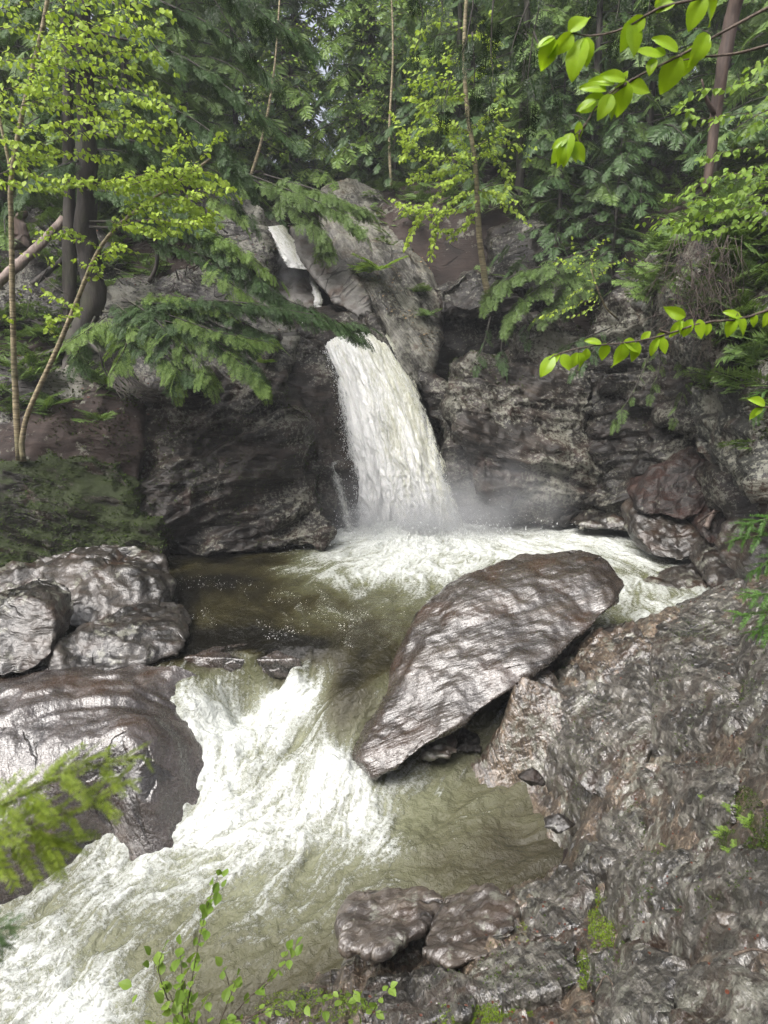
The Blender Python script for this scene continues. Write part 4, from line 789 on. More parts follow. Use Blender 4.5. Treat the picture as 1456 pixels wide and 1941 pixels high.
def hemlock(h, r0, seed, tpl, fol, wood, Lmax=2.6, low=.12, size=.6, dens=1., n=None, name='hemlock_tree'):
    """one tree at the origin"""
    r = random.Random(seed); root = empty(name, (0, 0, 0)); c = Crown(tpl, seed)
    g = Geo(); zz_ = np.linspace(-.6, h, 22); lean = np.column_stack([.06*h*.1*np.sin(zz_*.5+seed), .04*h*.1*np.sin(zz_*.7+seed*2), zz_])
    tube(g, lean, r0*(1-np.clip(zz_, 0, h)/h*.93)+.008, 9, .25, seed); g.build('trunk', wood, root)
    n = n or int(h*6.0); az = 0
    for i in range(n):
        f = low+(1-low)*(i/n)**.9; z_ = f*h; az += 2.4+r.uniform(-.5, .5); l = (Lmax*(1-f)**.75+.25)*r.uniform(.55, 1.2)
        if r.random() < .08: continue
        rise = r.uniform(-.05, .25); dx, dy = math.cos(az), math.sin(az); q = np.interp(z_, zz_, lean[:, 0])
        P_ = [np.array([q, 0, z_])+np.array([dx*l*u, dy*l*u, l*(rise*u-.42*u*u)]) for u in (0, .35, .7, 1.)]
        c.bough(P_, L=.32*l+.18, r0=.012+.006*l, dens=dens*.62, size=size, droop=.45, n=6)
    c.finish(fol, wood, root); return root
def dup(root, loc, rz, sc, label=None, cat=None, group=None, tilt=0):
    q = root.copy(); COL.objects.link(q); q.location = tuple(loc); q.rotation_euler = (tilt, 0, rz); q.scale = (sc, sc, sc)
    for ch in root.children:
        c_ = ch.copy(); COL.objects.link(c_); c_.parent = q
    return tag(q, label, cat, group)
def setp(root, loc, rz, sc, label, cat, group=None):
    root.location = tuple(loc); root.rotation_euler = (0, 0, rz); root.scale = (sc,)*3; tag(root, label, cat, group)
def gz(x, y):
    return float(ground_z(np.array([[x, y]]))[0][0])
def base_at(px, D):
    a = (px-728)/FPX/ cP; x = a*D; return (x, D, gz(x, D)-.1)
protos_far = [hemlock(15, .19, 11, T_FAR, M['hem3'], M['bark'], 3.0, .05, .65, n=120), hemlock(13, .17, 12, T_FAR, M['hem2'], M['bark'], 2.7, .05, .65, n=110), hemlock(17, .2, 13, T_FAR, M['hem3'], M['bark'], 3.3, .06, .7, n=125)]
protos_mid = [hemlock(9, .12, 21, T_MID, M['hem'], M['bark'], 2.4, .06, .55, n=66), hemlock(11, .14, 22, T_MID, M['hem2'], M['bark'], 2.6, .05, .58, n=78), hemlock(6, .07, 23, T_MID, M['hem'], M['bark'], 1.8, .05, .5, n=48)]
used = set(); rr = random.Random(77)
def place(proto, loc, rz, sc, label, group):
    if id(proto) in used: return dup(proto, loc, rz, sc, label, 'hemlock tree', group)
    used.add(id(proto)); setp(proto, loc, rz, sc, label, 'hemlock tree', group); return proto
far = []
for row, (D, step, x0) in enumerate([(27, 150, -180), (33, 125, -220), (41, 105, -160), (52, 100, -200)]):
    px = x0
    while px < 1700:
        far.append((px+rr.uniform(-35, 35), D+rr.uniform(-2, 2.5))); px += step*rr.uniform(.85, 1.2)
for i, (px, D) in enumerate(far):
    if 590 < px < 700 and D < 30: continue
    if 535 < px < 690 and D > 29: continue
    place(protos_far[i % 3], base_at(px, D), rr.uniform(0, 6.28), rr.uniform(.75, 1.1), 'tall green hemlock in the hazy forest on the hillside far above the falls', 'hemlocks of the far hillside')
for i, (px, D, pi_, sc, lb) in enumerate([
        (300, 21.5, 1, 1.1, 'dense hemlock on the left slope above the pale outcrop'),
        (395, 24, 1, 1.15, 'green hemlock left of the upper cascade'),
        (480, 25.5, 0, 1.0, 'hemlock leaning over the top of the upper cascade'),
        (70, 21, 1, 1.1, 'dark hemlock behind the fallen log on the left slope'),
        (-70, 19, 0, 1.1, 'hemlock at the left edge behind the birch leaves'),
        (215, 23, 0, 1.2, 'hemlock behind the big left trunks'),
        (560, 27, 2, 1.2, 'hemlock sapling directly above the upper cascade'),
        (575, 44, 2, 1.5, 'slender far hemlock left of the sky gap'),
        (675, 46, 2, 1.6, 'slender far hemlock right of the sky gap'),
        (690, 26, 2, 1.0, 'young hemlock growing on top of the rock dome'),
        (745, 25, 2, .8, 'thin stemmed young hemlock on the right shoulder of the rock dome'),
        (850, 23.5, 0, 1.0, 'hemlock behind the leaning yellow birch'),
        (960, 22, 1, 1.0, 'dense hemlock right of the leaning yellow birch'),
        (1030, 20.6, 2, 1.0, 'low hemlock above the black recess'),
        (1080, 21.5, 1, .95, 'broad hemlock in the middle of the right slope'),
        (1175, 21, 0, 1.0, 'hemlock above the ribbed cliff'),
        (1130, 19.6, 2, .75, 'small hemlock on the top of the ribbed cliff'),
        (1290, 20, 1, 1.1, 'dark hemlock behind the broken snag'),
        (1400, 17, 0, 1.0, 'hemlock above the grey green overhanging cliff'),
        (1540, 15, 1, 1.0, 'hemlock at the right edge above the overhang')]):
    place(protos_mid[pi_], base_at(px, D), rr.uniform(0, 6.28), sc, lb, None)

def px_path(L, D=None):
    return [P(*(a if len(a) == 3 else (a[0], a[1], D))) for a in L]
def bough_set(c, paths, **kw):
    for pth in paths: c.bough(px_path(pth), **kw)
# the big hemlock on the left with its two trunks and hand placed boughs
hb = P(150, 650, 17.0)
ht = empty('hemlock_tree', hb, 'big left hemlock with a thick ridged trunk and long boughs sweeping over the pale outcrop', 'hemlock tree')
g = Geo(); tube(g, spline(px_path([(120,700,16.9),(150,650,17),(178,560,16.9),(163,440,16.8),(166,300,16.6),(160,100,16.4),(158,-150,16.2),(160,-500,16)]), 40), np.linspace(.29, .12, 40), 14, .3, 3)
for e in ([(150,640,16.9),(110,665,16.6),(60,675,16.3)], [(150,640,16.9),(190,665,16.6),(220,700,16.2)], [(140,640,16.9),(125,690,16.3),(118,730,15.9)]):
    tube(g, spline(px_path(e), 10), np.linspace(.13, .03, 10), 7, .2, 5)
g.build('trunk', M['bark'], ht)
c = Crown(T_HI, 5)
bough_set(c, [[(200,590,16),(300,575,15.2),(420,570,14.8),(560,590,14.7),(700,618,14.9)], [(190,600,16),(240,640,15),(320,690,14.3),(372,716,14.)], [(195,590,16),(340,615,14.7),(450,670,14.3),(492,712,14.2)],
    [(180,600,16),(155,650,15.1),(140,690,14.7)], [(230,570,15.7),(400,590,15.0),(520,640,14.7)], [(230,560,15.8),(300,610,14.8),(345,690,14.2),(330,730,14)], [(220,575,15.7),(250,610,14.9),(230,680,14.4)], [(260,565,15.6),(420,620,14.8),(470,650,14.5)],
    [(350,575,15.1),(470,580,14.8),(620,610,14.8),(690,640,14.9)]], L=.75, r0=.022, dens=2.3, size=.36)
bough_set(c, [[(170,430,16.6),(330,440,16),(450,490,15.8),(530,560,15.8),(600,590,15.8)], [(170,420,16.6),(300,420,16.2),(400,440,16),(470,500,15.9)], [(250,440,16.4),(420,500,15.8),(510,560,15.6)],
    [(170,250,16.5),(300,280,16.2),(400,330,16),(480,420,16)], [(170,150,16.5),(320,200,16),(430,290,16),(480,350,16)], [(170,60,16.5),(330,100,16),(450,180,16),(560,270,16.2)], [(170,-60,16.5),(300,0,16),(420,60,16),(530,160,16)],
    [(170,200,16.5),(280,190,16),(400,250,15.6),(440,330,15.5)], [(160,300,16.5),(80,330,16),(20,380,15.8)], [(160,100,16.5),(90,120,15.6),(30,180,15.2)], [(165,-40,16.3),(250,40,15.6),(330,130,15.3)], [(160,0,16.4),(80,10,15.8),(-10,60,15.4)],
    [(170,-150,16.2),(350,-80,15.8),(500,20,15.8),(600,100,16)], [(165,360,16.5),(260,370,16),(340,400,15.8),(400,450,15.7)]], L=.85, r0=.03, dens=1.7, size=.42)
c.finish(M['hem'], M['bark'], ht)
c = Crown(T_HI, 15)
bough_set(c, [[(220,590,15.4),(290,640,14.5),(330,700,14.0),(335,735,13.9)], [(250,600,15.2),(400,650,14.3),(470,700,14.0),(500,735,14)], [(230,600,15.3),(240,650,14.6),(215,700,14.2)], [(300,590,15),(420,630,14.3),(520,650,14.2)], [(260,570,15.5),(330,560,15.2),(430,590,14.7)],
    [(200,600,15.6),(160,630,15),(125,650,14.7)], [(300,600,15),(370,680,14.2),(400,730,14)]], L=.7, r0=.016, dens=2.1, size=.36)
bough_set(c, [[(380,440,16),(450,470,15.6),(530,530,15.5)], [(380,480,15.8),(430,530,15.4),(480,570,15.4)], [(360,430,16),(420,450,15.7),(480,490,15.6)], [(390,360,16),(430,390,15.8),(460,420,15.8)]], L=.7, r0=.016, dens=1.8, size=.4)
c.finish(M['hem3'], M['bark'], ht, 'new_foliage', 'new_limbs')
ht2 = empty('hemlock_tree', P(125, 665, 17.6), 'second darker hemlock trunk standing just left of the big one', 'hemlock tree')
g = Geo(); tube(g, spline(px_path([(125,690,17.5),(132,560,17.5),(130,300,17.3),(126,0,17.2),(124,-300,17)]), 30), np.linspace(.18, .09, 30), 11, .3, 9); g.build('trunk', M['bark'], ht2)
c = Crown(T_MID, 6); bough_set(c, [[(130,200,17.3),(60,230,17),(-20,300,16.6)], [(130,350,17.3),(220,370,17),(320,400,16.7)], [(130,80,17.3),(230,60,17),(340,90,16.7)], [(128,-40,17),(40,-20,16.6),(-60,60,16.3)], [(130,280,17.3),(250,290,17),(360,330,16.8)]], L=.7, size=.45); c.finish(M['hem'], M['bark'], ht2)
def bough_thing(name, paths, fol, label, tpl=T_HI, wood='bark', cat='hemlock branch', seed=1, **kw):
    o = empty(name, P(*paths[0][0]), label, cat); c = Crown(tpl, seed); bough_set(c, paths, **kw); c.finish(M[fol], M[wood], o, 'needles', 'stem'); return o
bough_thing('hemlock_branch', [[(470,330,21.4),(560,365,20.2),(640,400,19.6),(690,440,19.5)], [(480,340,21.4),(560,390,20.2),(610,440,19.7),(620,470,19.7)], [(500,330,21.3),(600,360,20.3),(660,385,20),(700,400,20)]], 'hem2', 'pale green hemlock bough hanging over the wedged boulder at the head of the fall', L=.9, size=.5, dens=2.0, seed=8)
bough_thing('hemlock_branch', [[(1130,470,19),(1040,500,18.2),(960,530,17.8),(925,570,17.6)], [(1120,480,19),(1040,530,18.2),(980,580,17.8),(960,620,17.8)], [(1130,500,18.8),(1080,560,18.2),(1020,600,18)], [(1150,480,19),(1090,520,18.4),(1060,570,18.2)]], 'hem2', 'hemlock bough spreading below the leaning birch over the black recess', L=.9, size=.42, dens=2.0, seed=9)
bough_thing('hemlock_branch', [[(930,600,18.6),(915,660,18.2),(905,690,18)], [(960,600,18.5),(950,660,18.1),(960,700,18)], [(1000,590,18.5),(1000,640,18.1)]], 'hem', 'mossy yellow green hemlock twigs drooping into the black recess', L=.45, size=.34, seed=10)
bough_thing('hemlock_branch', [[(1160,620,17),(1110,640,16.6),(1070,655,16.4)], [(1170,640,16.9),(1120,670,16.4),(1090,700,16.3)]], 'hem', 'short hemlock twig on the ribbed cliff behind the lower beech leaves', L=.5, size=.34, seed=11)
bough_thing('hemlock_branch', [[(1240,640,15),(1220,700,14.6),(1190,760,14.3),(1165,800,14.2)], [(1290,660,14.6),(1300,720,14.3),(1280,790,14.1)], [(1250,650,14.9),(1250,700,14.5),(1235,745,14.4)]], 'hem2', 'thin drooping hemlock twigs hanging down the ribbed cliff', L=.3, size=.26, seed=12)
DK = dict(L=.28, r0=.006, size=.17, dens=1.1, droop=1.2)
for i, (L, lb) in enumerate([
        ([[(1040,-60,5.),(1012,60,5),(1000,160,5),(1003,250,5)], [(1030,-60,5),(980,60,5),(960,140,5)], [(1012,60,5),(1040,140,5),(1060,220,5)]], 'dark bare tipped hemlock branch hanging down left of the big beech leaves'),
        ([[(900,-60,5.5),(890,60,5.5),(850,160,5.5),(835,240,5.5)], [(940,-60,5.5),(930,80,5.5),(935,150,5.5),(925,240,5.5)], [(895,60,5.5),(900,150,5.5),(890,200,5.5)]], 'dark hemlock branch hanging at the top, before the leaning birch'),
        ([[(760,-80,6),(800,10,6),(790,90,6),(760,130,6)], [(820,-60,6),(840,20,6),(830,80,6)]], 'short dark hemlock branch hanging at the top middle'),
        ([[(350,-80,6),(400,-10,6),(450,70,6),(490,120,6)], [(420,-80,6),(470,0,6),(540,60,6)]], 'dark drooping hemlock branch at the top left of the middle'),
        ([[(1180,-60,6),(1170,30,6),(1150,100,6)], [(1240,-80,6),(1230,20,6),(1215,80,6)], [(1120,-60,6),(1110,30,6),(1090,120,6)]], 'dark hemlock branch hanging behind the upper beech leaves')]):
    bough_thing('hemlock_branch', L, 'hemd', lb, seed=20+i, **DK)
# spruce sprigs at the right edge, blurred branch at the left
def sprig(label, L, D, s, seed, fol='spruce', n=9, cat='spruce branch', name='spruce_branch'):
    o = empty(name, P(*L[0][0], D), label, cat); c = Crown(T_NEEDLE, seed); r = random.Random(seed)
    for pth in L:
        cc = spline(px_path(pth, D), n); tube(c.w, cc, np.linspace(s*.03, s*.008, n), 5); sd_ = 1
        for i in range(1, n):
            t_ = cc[i]-cc[i-1]; t_ /= np.linalg.norm(t_); c.put(cc[i-1], t_, s*.8, roll=r.gauss(0, .5))
            c.put(cc[i-1], t_+np.array([0, r.uniform(-.5, .1), .2]), s*.6)
            sd_ = -sd_; hz = np.cross(t_, [0, -.55, .8]); c.put(cc[i-1], t_*.8+hz*sd_*.75+np.array([0, r.uniform(-.3, .1), -.1]), s*r.uniform(.8, 1.3)*(1.2-.6*i/n)*1.2); c.put(cc[i], t_*.7-hz*sd_*.75+np.array([0, 0, -.15]), s*r.uniform(.6, 1.2)*(1.2-.6*i/n))
    c.finish(M[fol], M['twig'], o, 'needles', 'stem')
sprig('spruce sprig at the right edge pointing left below the grey cliff', [[(1500,735),(1450,742),(1425,750)], [(1500,765),(1450,768),(1430,790)]], 5.2, .10, 1)
sprig('bright spruce branch at the right edge level with the striped boulder', [[(1530,975),(1450,985),(1410,995)], [(1520,1010),(1440,1015),(1392,1022)], [(1530,1030),(1460,1060),(1425,1085)]], 4.6, .13, 2)
sprig('lower spruce branch at the right edge above the wet bank', [[(1530,1120),(1460,1125),(1415,1130)], [(1530,1150),(1450,1160),(1395,1165)], [(1530,1165),(1460,1185),(1430,1200)]], 4.2, .12, 3)
sprig('blurred yellow green hemlock branch at the lower left, close to the camera', [[(-80,1580),(40,1510),(150,1460),(270,1432)], [(-80,1600),(60,1560),(150,1530),(240,1480)], [(-80,1560),(0,1520),(80,1480),(190,1425)], [(-60,1600),(60,1590),(120,1600)]], .62, .042, 4, 'near', 10, 'hemlock branch', 'hemlock_branch')
sprig('small dark blurred sprig at the left edge near the bottom', [[(-60,1770),(-10,1760),(30,1755)], [(-60,1790),(-20,1780),(10,1790)]], .8, .03, 5, 'hem', 7, 'hemlock branch', 'hemlock_branch')

# ---- broad leaves
def leaf_tpl():
    xs = [0, .22, .5, .78, 1.]; ws = [.02, .30, .36, .2, .0]; V = []; F = []
    for x, w_ in zip(xs, ws): V += [(x, -w_, .10*w_*2-.18*x*x), (x, 0, -.18*x*x), (x, w_, .10*w_*2-.18*x*x)]
    for i in range(4):
        b = i*3; F += [(b, b+3, b+4, b+1), (b+1, b+4, b+5, b+2)]
    return np.array(V), np.array(F)
LT = leaf_tpl()
class Leafy:
    def __init__(s, seed, size=.055, hang=.5): s.r = random.Random(seed); s.M = []; s.O = []; s.w = Geo(); s.size = size; s.hang = hang
    def leaf(s, p, d, k=1.): s.M.append(basis(d, s.r.gauss(0, .6), up=(s.r.gauss(0, .3), s.r.gauss(-.25, .3), 1))*s.size*s.r.uniform(.65, 1.2)*k); s.O.append(p)
    def twig(s, pts, r0=.004, sp=.05, sub=0, sl=.25, n=None, clump=1):
        r = s.r; ln = np.linalg.norm(np.diff(np.asarray(pts), axis=0), axis=1).sum(); n = n or max(5, int(ln/.09)); c = spline(pts, n)
        tube(s.w, c, np.linspace(r0, r0*.3, n), 4); k = max(2, int(ln/sp)); sd_ = 1
        for i in range(k):
            f = (i+.5)/k*(n-1); j = min(n-2, int(f)); p = c[j]+(c[j+1]-c[j])*(f-j); t_ = c[j+1]-c[j]; t_ /= np.linalg.norm(t_)+1e-9; sd_ = -sd_
            hz = np.cross(t_, [0, 0, 1.]); hz /= np.linalg.norm(hz)+1e-9
            for q in range(clump):
                s.leaf(p+np.array([r.gauss(0, .25), r.gauss(0, .25), r.gauss(0, .2)])*s.size, t_*r.uniform(.2, .8)+hz*sd_*r.uniform(.3, 1.)+np.array([0, 0, -s.hang*r.uniform(.3, 1.8)]))
            if sub and r.random() < sub:
                d = t_*.6+hz*sd_*.8+np.array([0, 0, r.uniform(-.15, .15)]); e = p+d/np.linalg.norm(d)*sl*r.uniform(.5, 1.2)
                s.twig([p, (p+e)/2+np.array([0, 0, .02]), e+np.array([0, 0, -.03])], r0*.5, sp, 0, clump=clump)
        s.leaf(c[-1], c[-1]-c[-2])
    def finish(s, mat, wood, parent, lname='foliage', wname='twigs', tpl=None):
        tpl = tpl or LT; g = Geo(); g.inst(tpl[0], tpl[1], np.array(s.M), np.array(s.O)); g.build(lname, mat, parent, smooth=False)
        if s.w.n: s.w.build(wname, wood, parent)
def stem_of(root, path, r0, r1, mat, n=26, k=8, wob=.12, name='trunk', extra=()):
    g = Geo(); tube(g, spline(px_path(path), n), np.linspace(r0, r1, n), k, wob, 2)
    for e, a, b in extra: tube(g, spline(px_path(e), 12), np.linspace(a, b, 12), 6, .1, 4)
    return g.build(name, mat, root)
b1 = empty('birch_sapling', P(36, 866, 14.1), 'straight thin yellow birch at the left edge with rows of lime leaves high up', 'birch tree')
stem_of(b1, [(36,872,14.1),(30,760,14),(24,600,13.8),(22,450,13.6),(22,330,13.3),(50,180,13.0),(85,30,12.8),(110,-150,12.6)], .062, .03, M['birch'], extra=[([(22,330,13.3),(0,230,13.2),(-30,100,13)], .03, .015)])
l = Leafy(31, .088)
for pth in [[(70,100),(160,60),(260,15)], [(50,180),(120,100),(230,55),(300,60)], [(30,170),(100,150),(220,150),(330,185)], [(-20,120),(60,110),(150,120),(260,135)], [(20,250),(110,235),(220,230),(325,235)], [(25,300),(90,270),(190,250),(290,260)], [(-20,60),(40,50),(120,40)], [(80,30),(150,0),(230,-20)], [(60,90),(110,75),(180,85),(240,100)],
            [(-20,215),(50,200),(140,205),(250,210)], [(0,330),(70,300),(150,290),(220,300)], [(20,280),(60,330),(120,340)], [(-20,180),(40,165),(110,180)], [(-20,260),(30,270),(90,300)], [(-20,20),(30,10),(90,-20)], [(85,20),(120,60),(200,30)], [(-20,350),(20,345),(60,360)],
            [(60,130),(150,115),(250,95),(300,110)], [(110,0),(200,-10),(310,20)], [(40,200),(130,180),(230,180),(310,205)]]:
    l.twig(px_path(pth, 12.4+l.r.uniform(-.5, .5)), .006, .065, .7, .38, clump=1)
for pth in [[(28,560),(60,540),(90,555)], [(30,610),(10,600),(-20,610)], [(26,480),(70,480),(110,500)]]: l.twig(px_path(pth, 13.5), .004, .1, .3, .2)
l.finish(M['lime'], M['twig'], b1)
b2 = empty('birch_sapling', P(44, 868, 14.0), 'slanting thin yellow birch rising to the right from the left cliff top', 'birch tree')
stem_of(b2, [(44,874,14.05),(42,830,14),(58,770,13.9),(100,680,13.7),(138,590,13.5),(170,510,13.3),(200,455,13.1),(250,405,12.9),(330,350,12.6),(400,300,12.5)], .06, .018, M['birch'])
l = Leafy(32, .082)
for pth in [[(225,430),(290,415),(350,425),(390,420)], [(250,405),(300,395),(360,400),(385,410)], [(210,440),(250,390),(330,380),(380,395)], [(60,360),(150,350),(240,345),(330,350)], [(150,345),(250,360),(330,345),(400,350)], [(250,350),(330,330),(400,330),(430,350)], [(330,350),(380,300),(400,280),(410,260)],
            [(300,330),(330,290),(350,270)], [(210,420),(280,440),(340,440)], [(190,470),(140,440),(110,450)], [(180,490),(200,480),(230,470)], [(160,530),(190,520),(160,500)], [(110,640),(90,620),(110,600)], [(130,600),(150,590),(100,560)], [(200,345),(280,330),(350,320)], [(330,380),(370,370),(420,360)], [(240,430),(300,430),(360,415),(395,425)]]:
    l.twig(px_path(pth, 12.3+l.r.uniform(-.4, .4)), .006, .07, .7, .42, clump=2)
l.finish(M['lime'], M['twig'], b2)
b3 = empty('birch_tree', P(928, 566, 18.6), 'leaning yellow birch with lime foliage growing from the rock right of the dome', 'birch tree')
stem_of(b3, [(930,575,18.6),(922,545,18.5),(915,500,18.4),(908,440,18.3),(905,380,18.2),(900,300,18),(885,200,17.8),(880,80,17.6),(890,-80,17.4)], .085, .035, M['birch'])
l = Leafy(33, .095, .4)
for pth in [[(900,330),(860,345),(810,390),(780,440)], [(900,300),(850,300),(800,290),(760,250)], [(895,250),(850,240),(800,250),(770,290)], [(890,200),(850,160),(800,150)], [(900,360),(860,380),(830,420),(820,460)], [(905,380),(860,400),(800,400),(770,395)], [(900,300),(930,290),(960,330),(950,380)], [(895,240),(930,220),(960,250)], [(890,150),(920,140),(950,180)], [(885,130),(850,110),(810,120)],
            [(900,340),(870,320),(820,330),(790,340)], [(880,60),(840,40),(800,60)], [(880,80),(910,60),(940,90)], [(900,310),(870,270),(820,220),(790,190)], [(905,360),(940,370),(970,400)], [(900,280),(940,260),(985,280)], [(905,400),(880,430),(850,440)], [(885,180),(830,190),(790,215)]]:
    l.twig(px_path(pth, 17.4+l.r.uniform(-.5, .5)), .008, .09, .8, .7, clump=2)
l.finish(M['lime'], M['twig'], b3)
b4 = empty('birch_sapling', P(1165, 600, 16.8), 'small crooked birch with sparse leaves on the ribbed cliff', 'birch tree')
stem_of(b4, [(1170,604,16.9),(1150,585,16.6),(1138,560,16.4),(1130,540,16.3),(1120,510,16.2)], .025, .012, M['birch'], 12)
l = Leafy(34, .08)
for pth in [[(1130,540),(1090,510),(1060,490)], [(1125,520),(1120,480),(1150,455)], [(1138,560),(1100,575),(1050,590),(1030,600)], [(1135,555),(1110,545),(1080,560)], [(1130,530),(1160,500),(1200,490),(1230,500)], [(1120,510),(1090,480),(1085,455)], [(1140,570),(1110,590),(1080,600)]]: l.twig(px_path(pth, 16.2+l.r.uniform(-.3, .3)), .004, .09, .5, .3)
l.finish(M['lime'], M['twig'], b4)
b5 = empty('birch_sapling', P(740, 330, 23), 'thin yellow green sapling in the far forest above the rock dome', 'birch tree')
stem_of(b5, [(742,360,24),(738,250,24),(745,100,24),(740,-60,24)], .05, .02, M['birch'], 14)
l = Leafy(35, .10)
for k_ in range(20):
    y0 = 260-15*k_; x1 = 740+l.r.choice([-1, 1])*l.r.uniform(40, 100); l.twig(px_path([(740,y0),((740+x1)/2,y0-12),(x1,y0+l.r.uniform(-10,20))], 23.6+l.r.uniform(-1, 1)), .008, .14, .6, .6)
l.finish(M['lime2'], M['twig'], b5)
b6 = empty('birch_sapling', P(395, 330, 22), 'yellow green sapling among the hemlocks left of the upper cascade', 'birch tree')
stem_of(b6, [(470,350,23),(500,250,23),(520,130,23),(530,0,23)], .05, .02, M['birch'], 14)
l = Leafy(36, .09)
for k_ in range(16):
    y0 = 300-16*k_; xc = 500+k_*2; x1 = xc+l.r.choice([-1, 1])*l.r.uniform(30, 80); l.twig(px_path([(xc,y0),((xc+x1)/2,y0-12),(x1,y0+l.r.uniform(-10,20))], 22+l.r.uniform(-1, 1)), .008, .14, .6, .5)
l.finish(M['lime2'], M['twig'], b6)
b7 = empty('shrub', P(1460, 470, 9.5), 'leafy beech shrub hanging over the mossy top of the grey cliff at the right', 'shrub')
l = Leafy(37, .085, .6)
for pth in [[(1520,250),(1420,215),(1340,225),(1290,205)], [(1520,170),(1440,160),(1380,165),(1330,170)], [(1520,300),(1430,280),(1370,290),(1330,300)], [(1520,360),(1420,330),(1350,340),(1300,365)], [(1520,380),(1430,370),(1350,380),(1270,372)], [(1500,420),(1400,400),(1320,420),(1235,412)], [(1500,440),(1420,420),(1340,440),(1280,430)], [(1520,330),(1460,310),(1400,330)], [(1520,120),(1470,110),(1420,130)],
            [(1500,400),(1440,390),(1380,400),(1310,400)], [(1520,200),(1460,230),(1430,240)], [(1500,345),(1430,350),(1390,370)]]: l.twig(px_path(pth, 9.4+l.r.uniform(-.6, .6)), .005, .075, .55, .25)
l.finish(M['lime2'], M['twig'], b7)
# ---- beech leaves near the camera, toothed and pleated
def beech_tpl(nu=22, nv=4):
    V = []; F = []
    for i in range(nu+1):
        u = i/nu; w_ = .30*math.sin(math.pi*u**.85)**.8*(1-.15*u) + .001
        for j in range(-nv, nv+1):
            v = j/nv; saw = ((u*9-abs(v)*1.3) % 1.0); wv_ = w_*(1+(.10*(1-saw) if abs(v) > .99 else 0)); pl = .016*(1-abs(2*((u*9-abs(v)*1.3) % 1.0)-1))*(.3+.7*abs(v))
            V.append((u, v*wv_, .22*abs(v)*w_+pl-.22*u*u+.04*v*math.sin(u*5)))
    m = 2*nv+1
    for i in range(nu):
        for j in range(2*nv): a = i*m+j; F.append((a, a+m, a+m+1, a+1))
    return np.array(V), np.array(F)
BT = beech_tpl()
t = NT('beech_leaf'); rnd = t.n('ShaderNodeNewGeometry').outputs['Random Per Island']; pos = t.pos()
colb = t.mix(rnd, (.27, .46, .015), (.44, .62, .04)); colb = t.mix(t.math('MULTIPLY', t.noise(pos, 60, 3), .5), colb, (.12, .26, .01))
bs = t.n('ShaderNodeBsdfPrincipled'); t.L(colb, bs.inputs['Base Color']); bs.inputs['Roughness'].default_value = .32
tr = t.n('ShaderNodeBsdfTranslucent'); t.L(t.mix(1., colb, (1., 1., .4), 'MULTIPLY'), tr.inputs[0]); mx = t.n('ShaderNodeMixShader'); mx.inputs[0].default_value = .55
t.L(bs.outputs[0], mx.inputs[1]); t.L(tr.outputs[0], mx.inputs[2]); t.L(mx.outputs[0], t.out.inputs[0]); M['beech'] = t.m
def beech(label, stems, leaves, D, seed):
    o = empty('beech_branch', P(*stems[0][0], D), label, 'beech branch'); g = Geo(); r = random.Random(seed)
    for s_ in stems: cc = spline(px_path(s_, D), 16); tube(g, cc, np.linspace(.0042, .0014, 16)*D/2, 6, .2, 3)
    k = D/FPX
    for (px, py, ang, ln) in leaves:
        d2 = np.array([math.cos(R(ang)), r.uniform(-.35, .35), math.sin(R(ang))]); p = P(px, py, D)
        up = np.array([r.gauss(0, .35), -1, r.gauss(.35, .3)]); B = basis(d2, 0, up); B = B*ln*k*r.uniform(.9, 1.2); B[:, 1] *= r.uniform(.75, 1.1); B[:, 2] *= r.uniform(.4, 1.9)
        g2 = Geo(); V = BT[0]@B.T+p; g2.add(V, Q=BT[1]); g2.build('leaf', M['beech'], o)
        tube(g, np.array([p-d2*.008, p+d2*ln*k*.5*.02]), [.0008, .0008], 4)
    g.build('twig', M['twig'], o)
beech('upper right beech branch with big toothed lime leaves reaching down to its tip cluster', [[(1520,-20),(1380,55),(1290,105),(1200,150),(1140,190),(1110,235),(1085,260)], [(1456,85),(1400,100),(1330,108),(1290,115)], [(1200,150),(1180,165),(1160,180)], [(1110,235),(1098,255),(1100,270)]],
      [(1340,62,-115,62),(1318,85,-105,52),(1345,65,-130,40),(1288,105,-110,58),(1285,98,150,50),(1255,105,170,45),(1262,103,160,28),(1240,110,-110,26),(1185,152,-95,52),(1190,160,-10,46),(1186,150,170,40),(1178,155,60,20),(1160,178,-120,48),(1155,180,-75,38),(1150,172,165,44),(1145,180,-150,40),(1165,160,160,44),(1130,190,-160,34),(1098,230,-90,30),(1082,252,-110,46),(1080,265,-70,44),(1078,262,-125,44),(1085,270,-55,40),(1075,262,-150,30),(1070,270,-100,42)], 2.0, 1)
beech('topmost beech branch carrying pairs of hanging leaves and two pale upturned ones', [[(1520,-70),(1330,-5),(1250,15),(1180,55),(1120,68),(1080,62),(1060,72)], [(1330,-5),(1330,-20)]],
      [(1048,70,-105,56),(1052,70,-160,30),(1108,72,-112,54),(1112,70,-85,50),(1202,35,-110,52),(1198,40,-80,46),(1240,12,35,44),(1222,32,-140,46),(1078,62,45,40),(1085,62,-130,46),(1335,-12,-110,56),(1340,-10,-55,48),(1280,5,-160,30)], 1.9, 2)
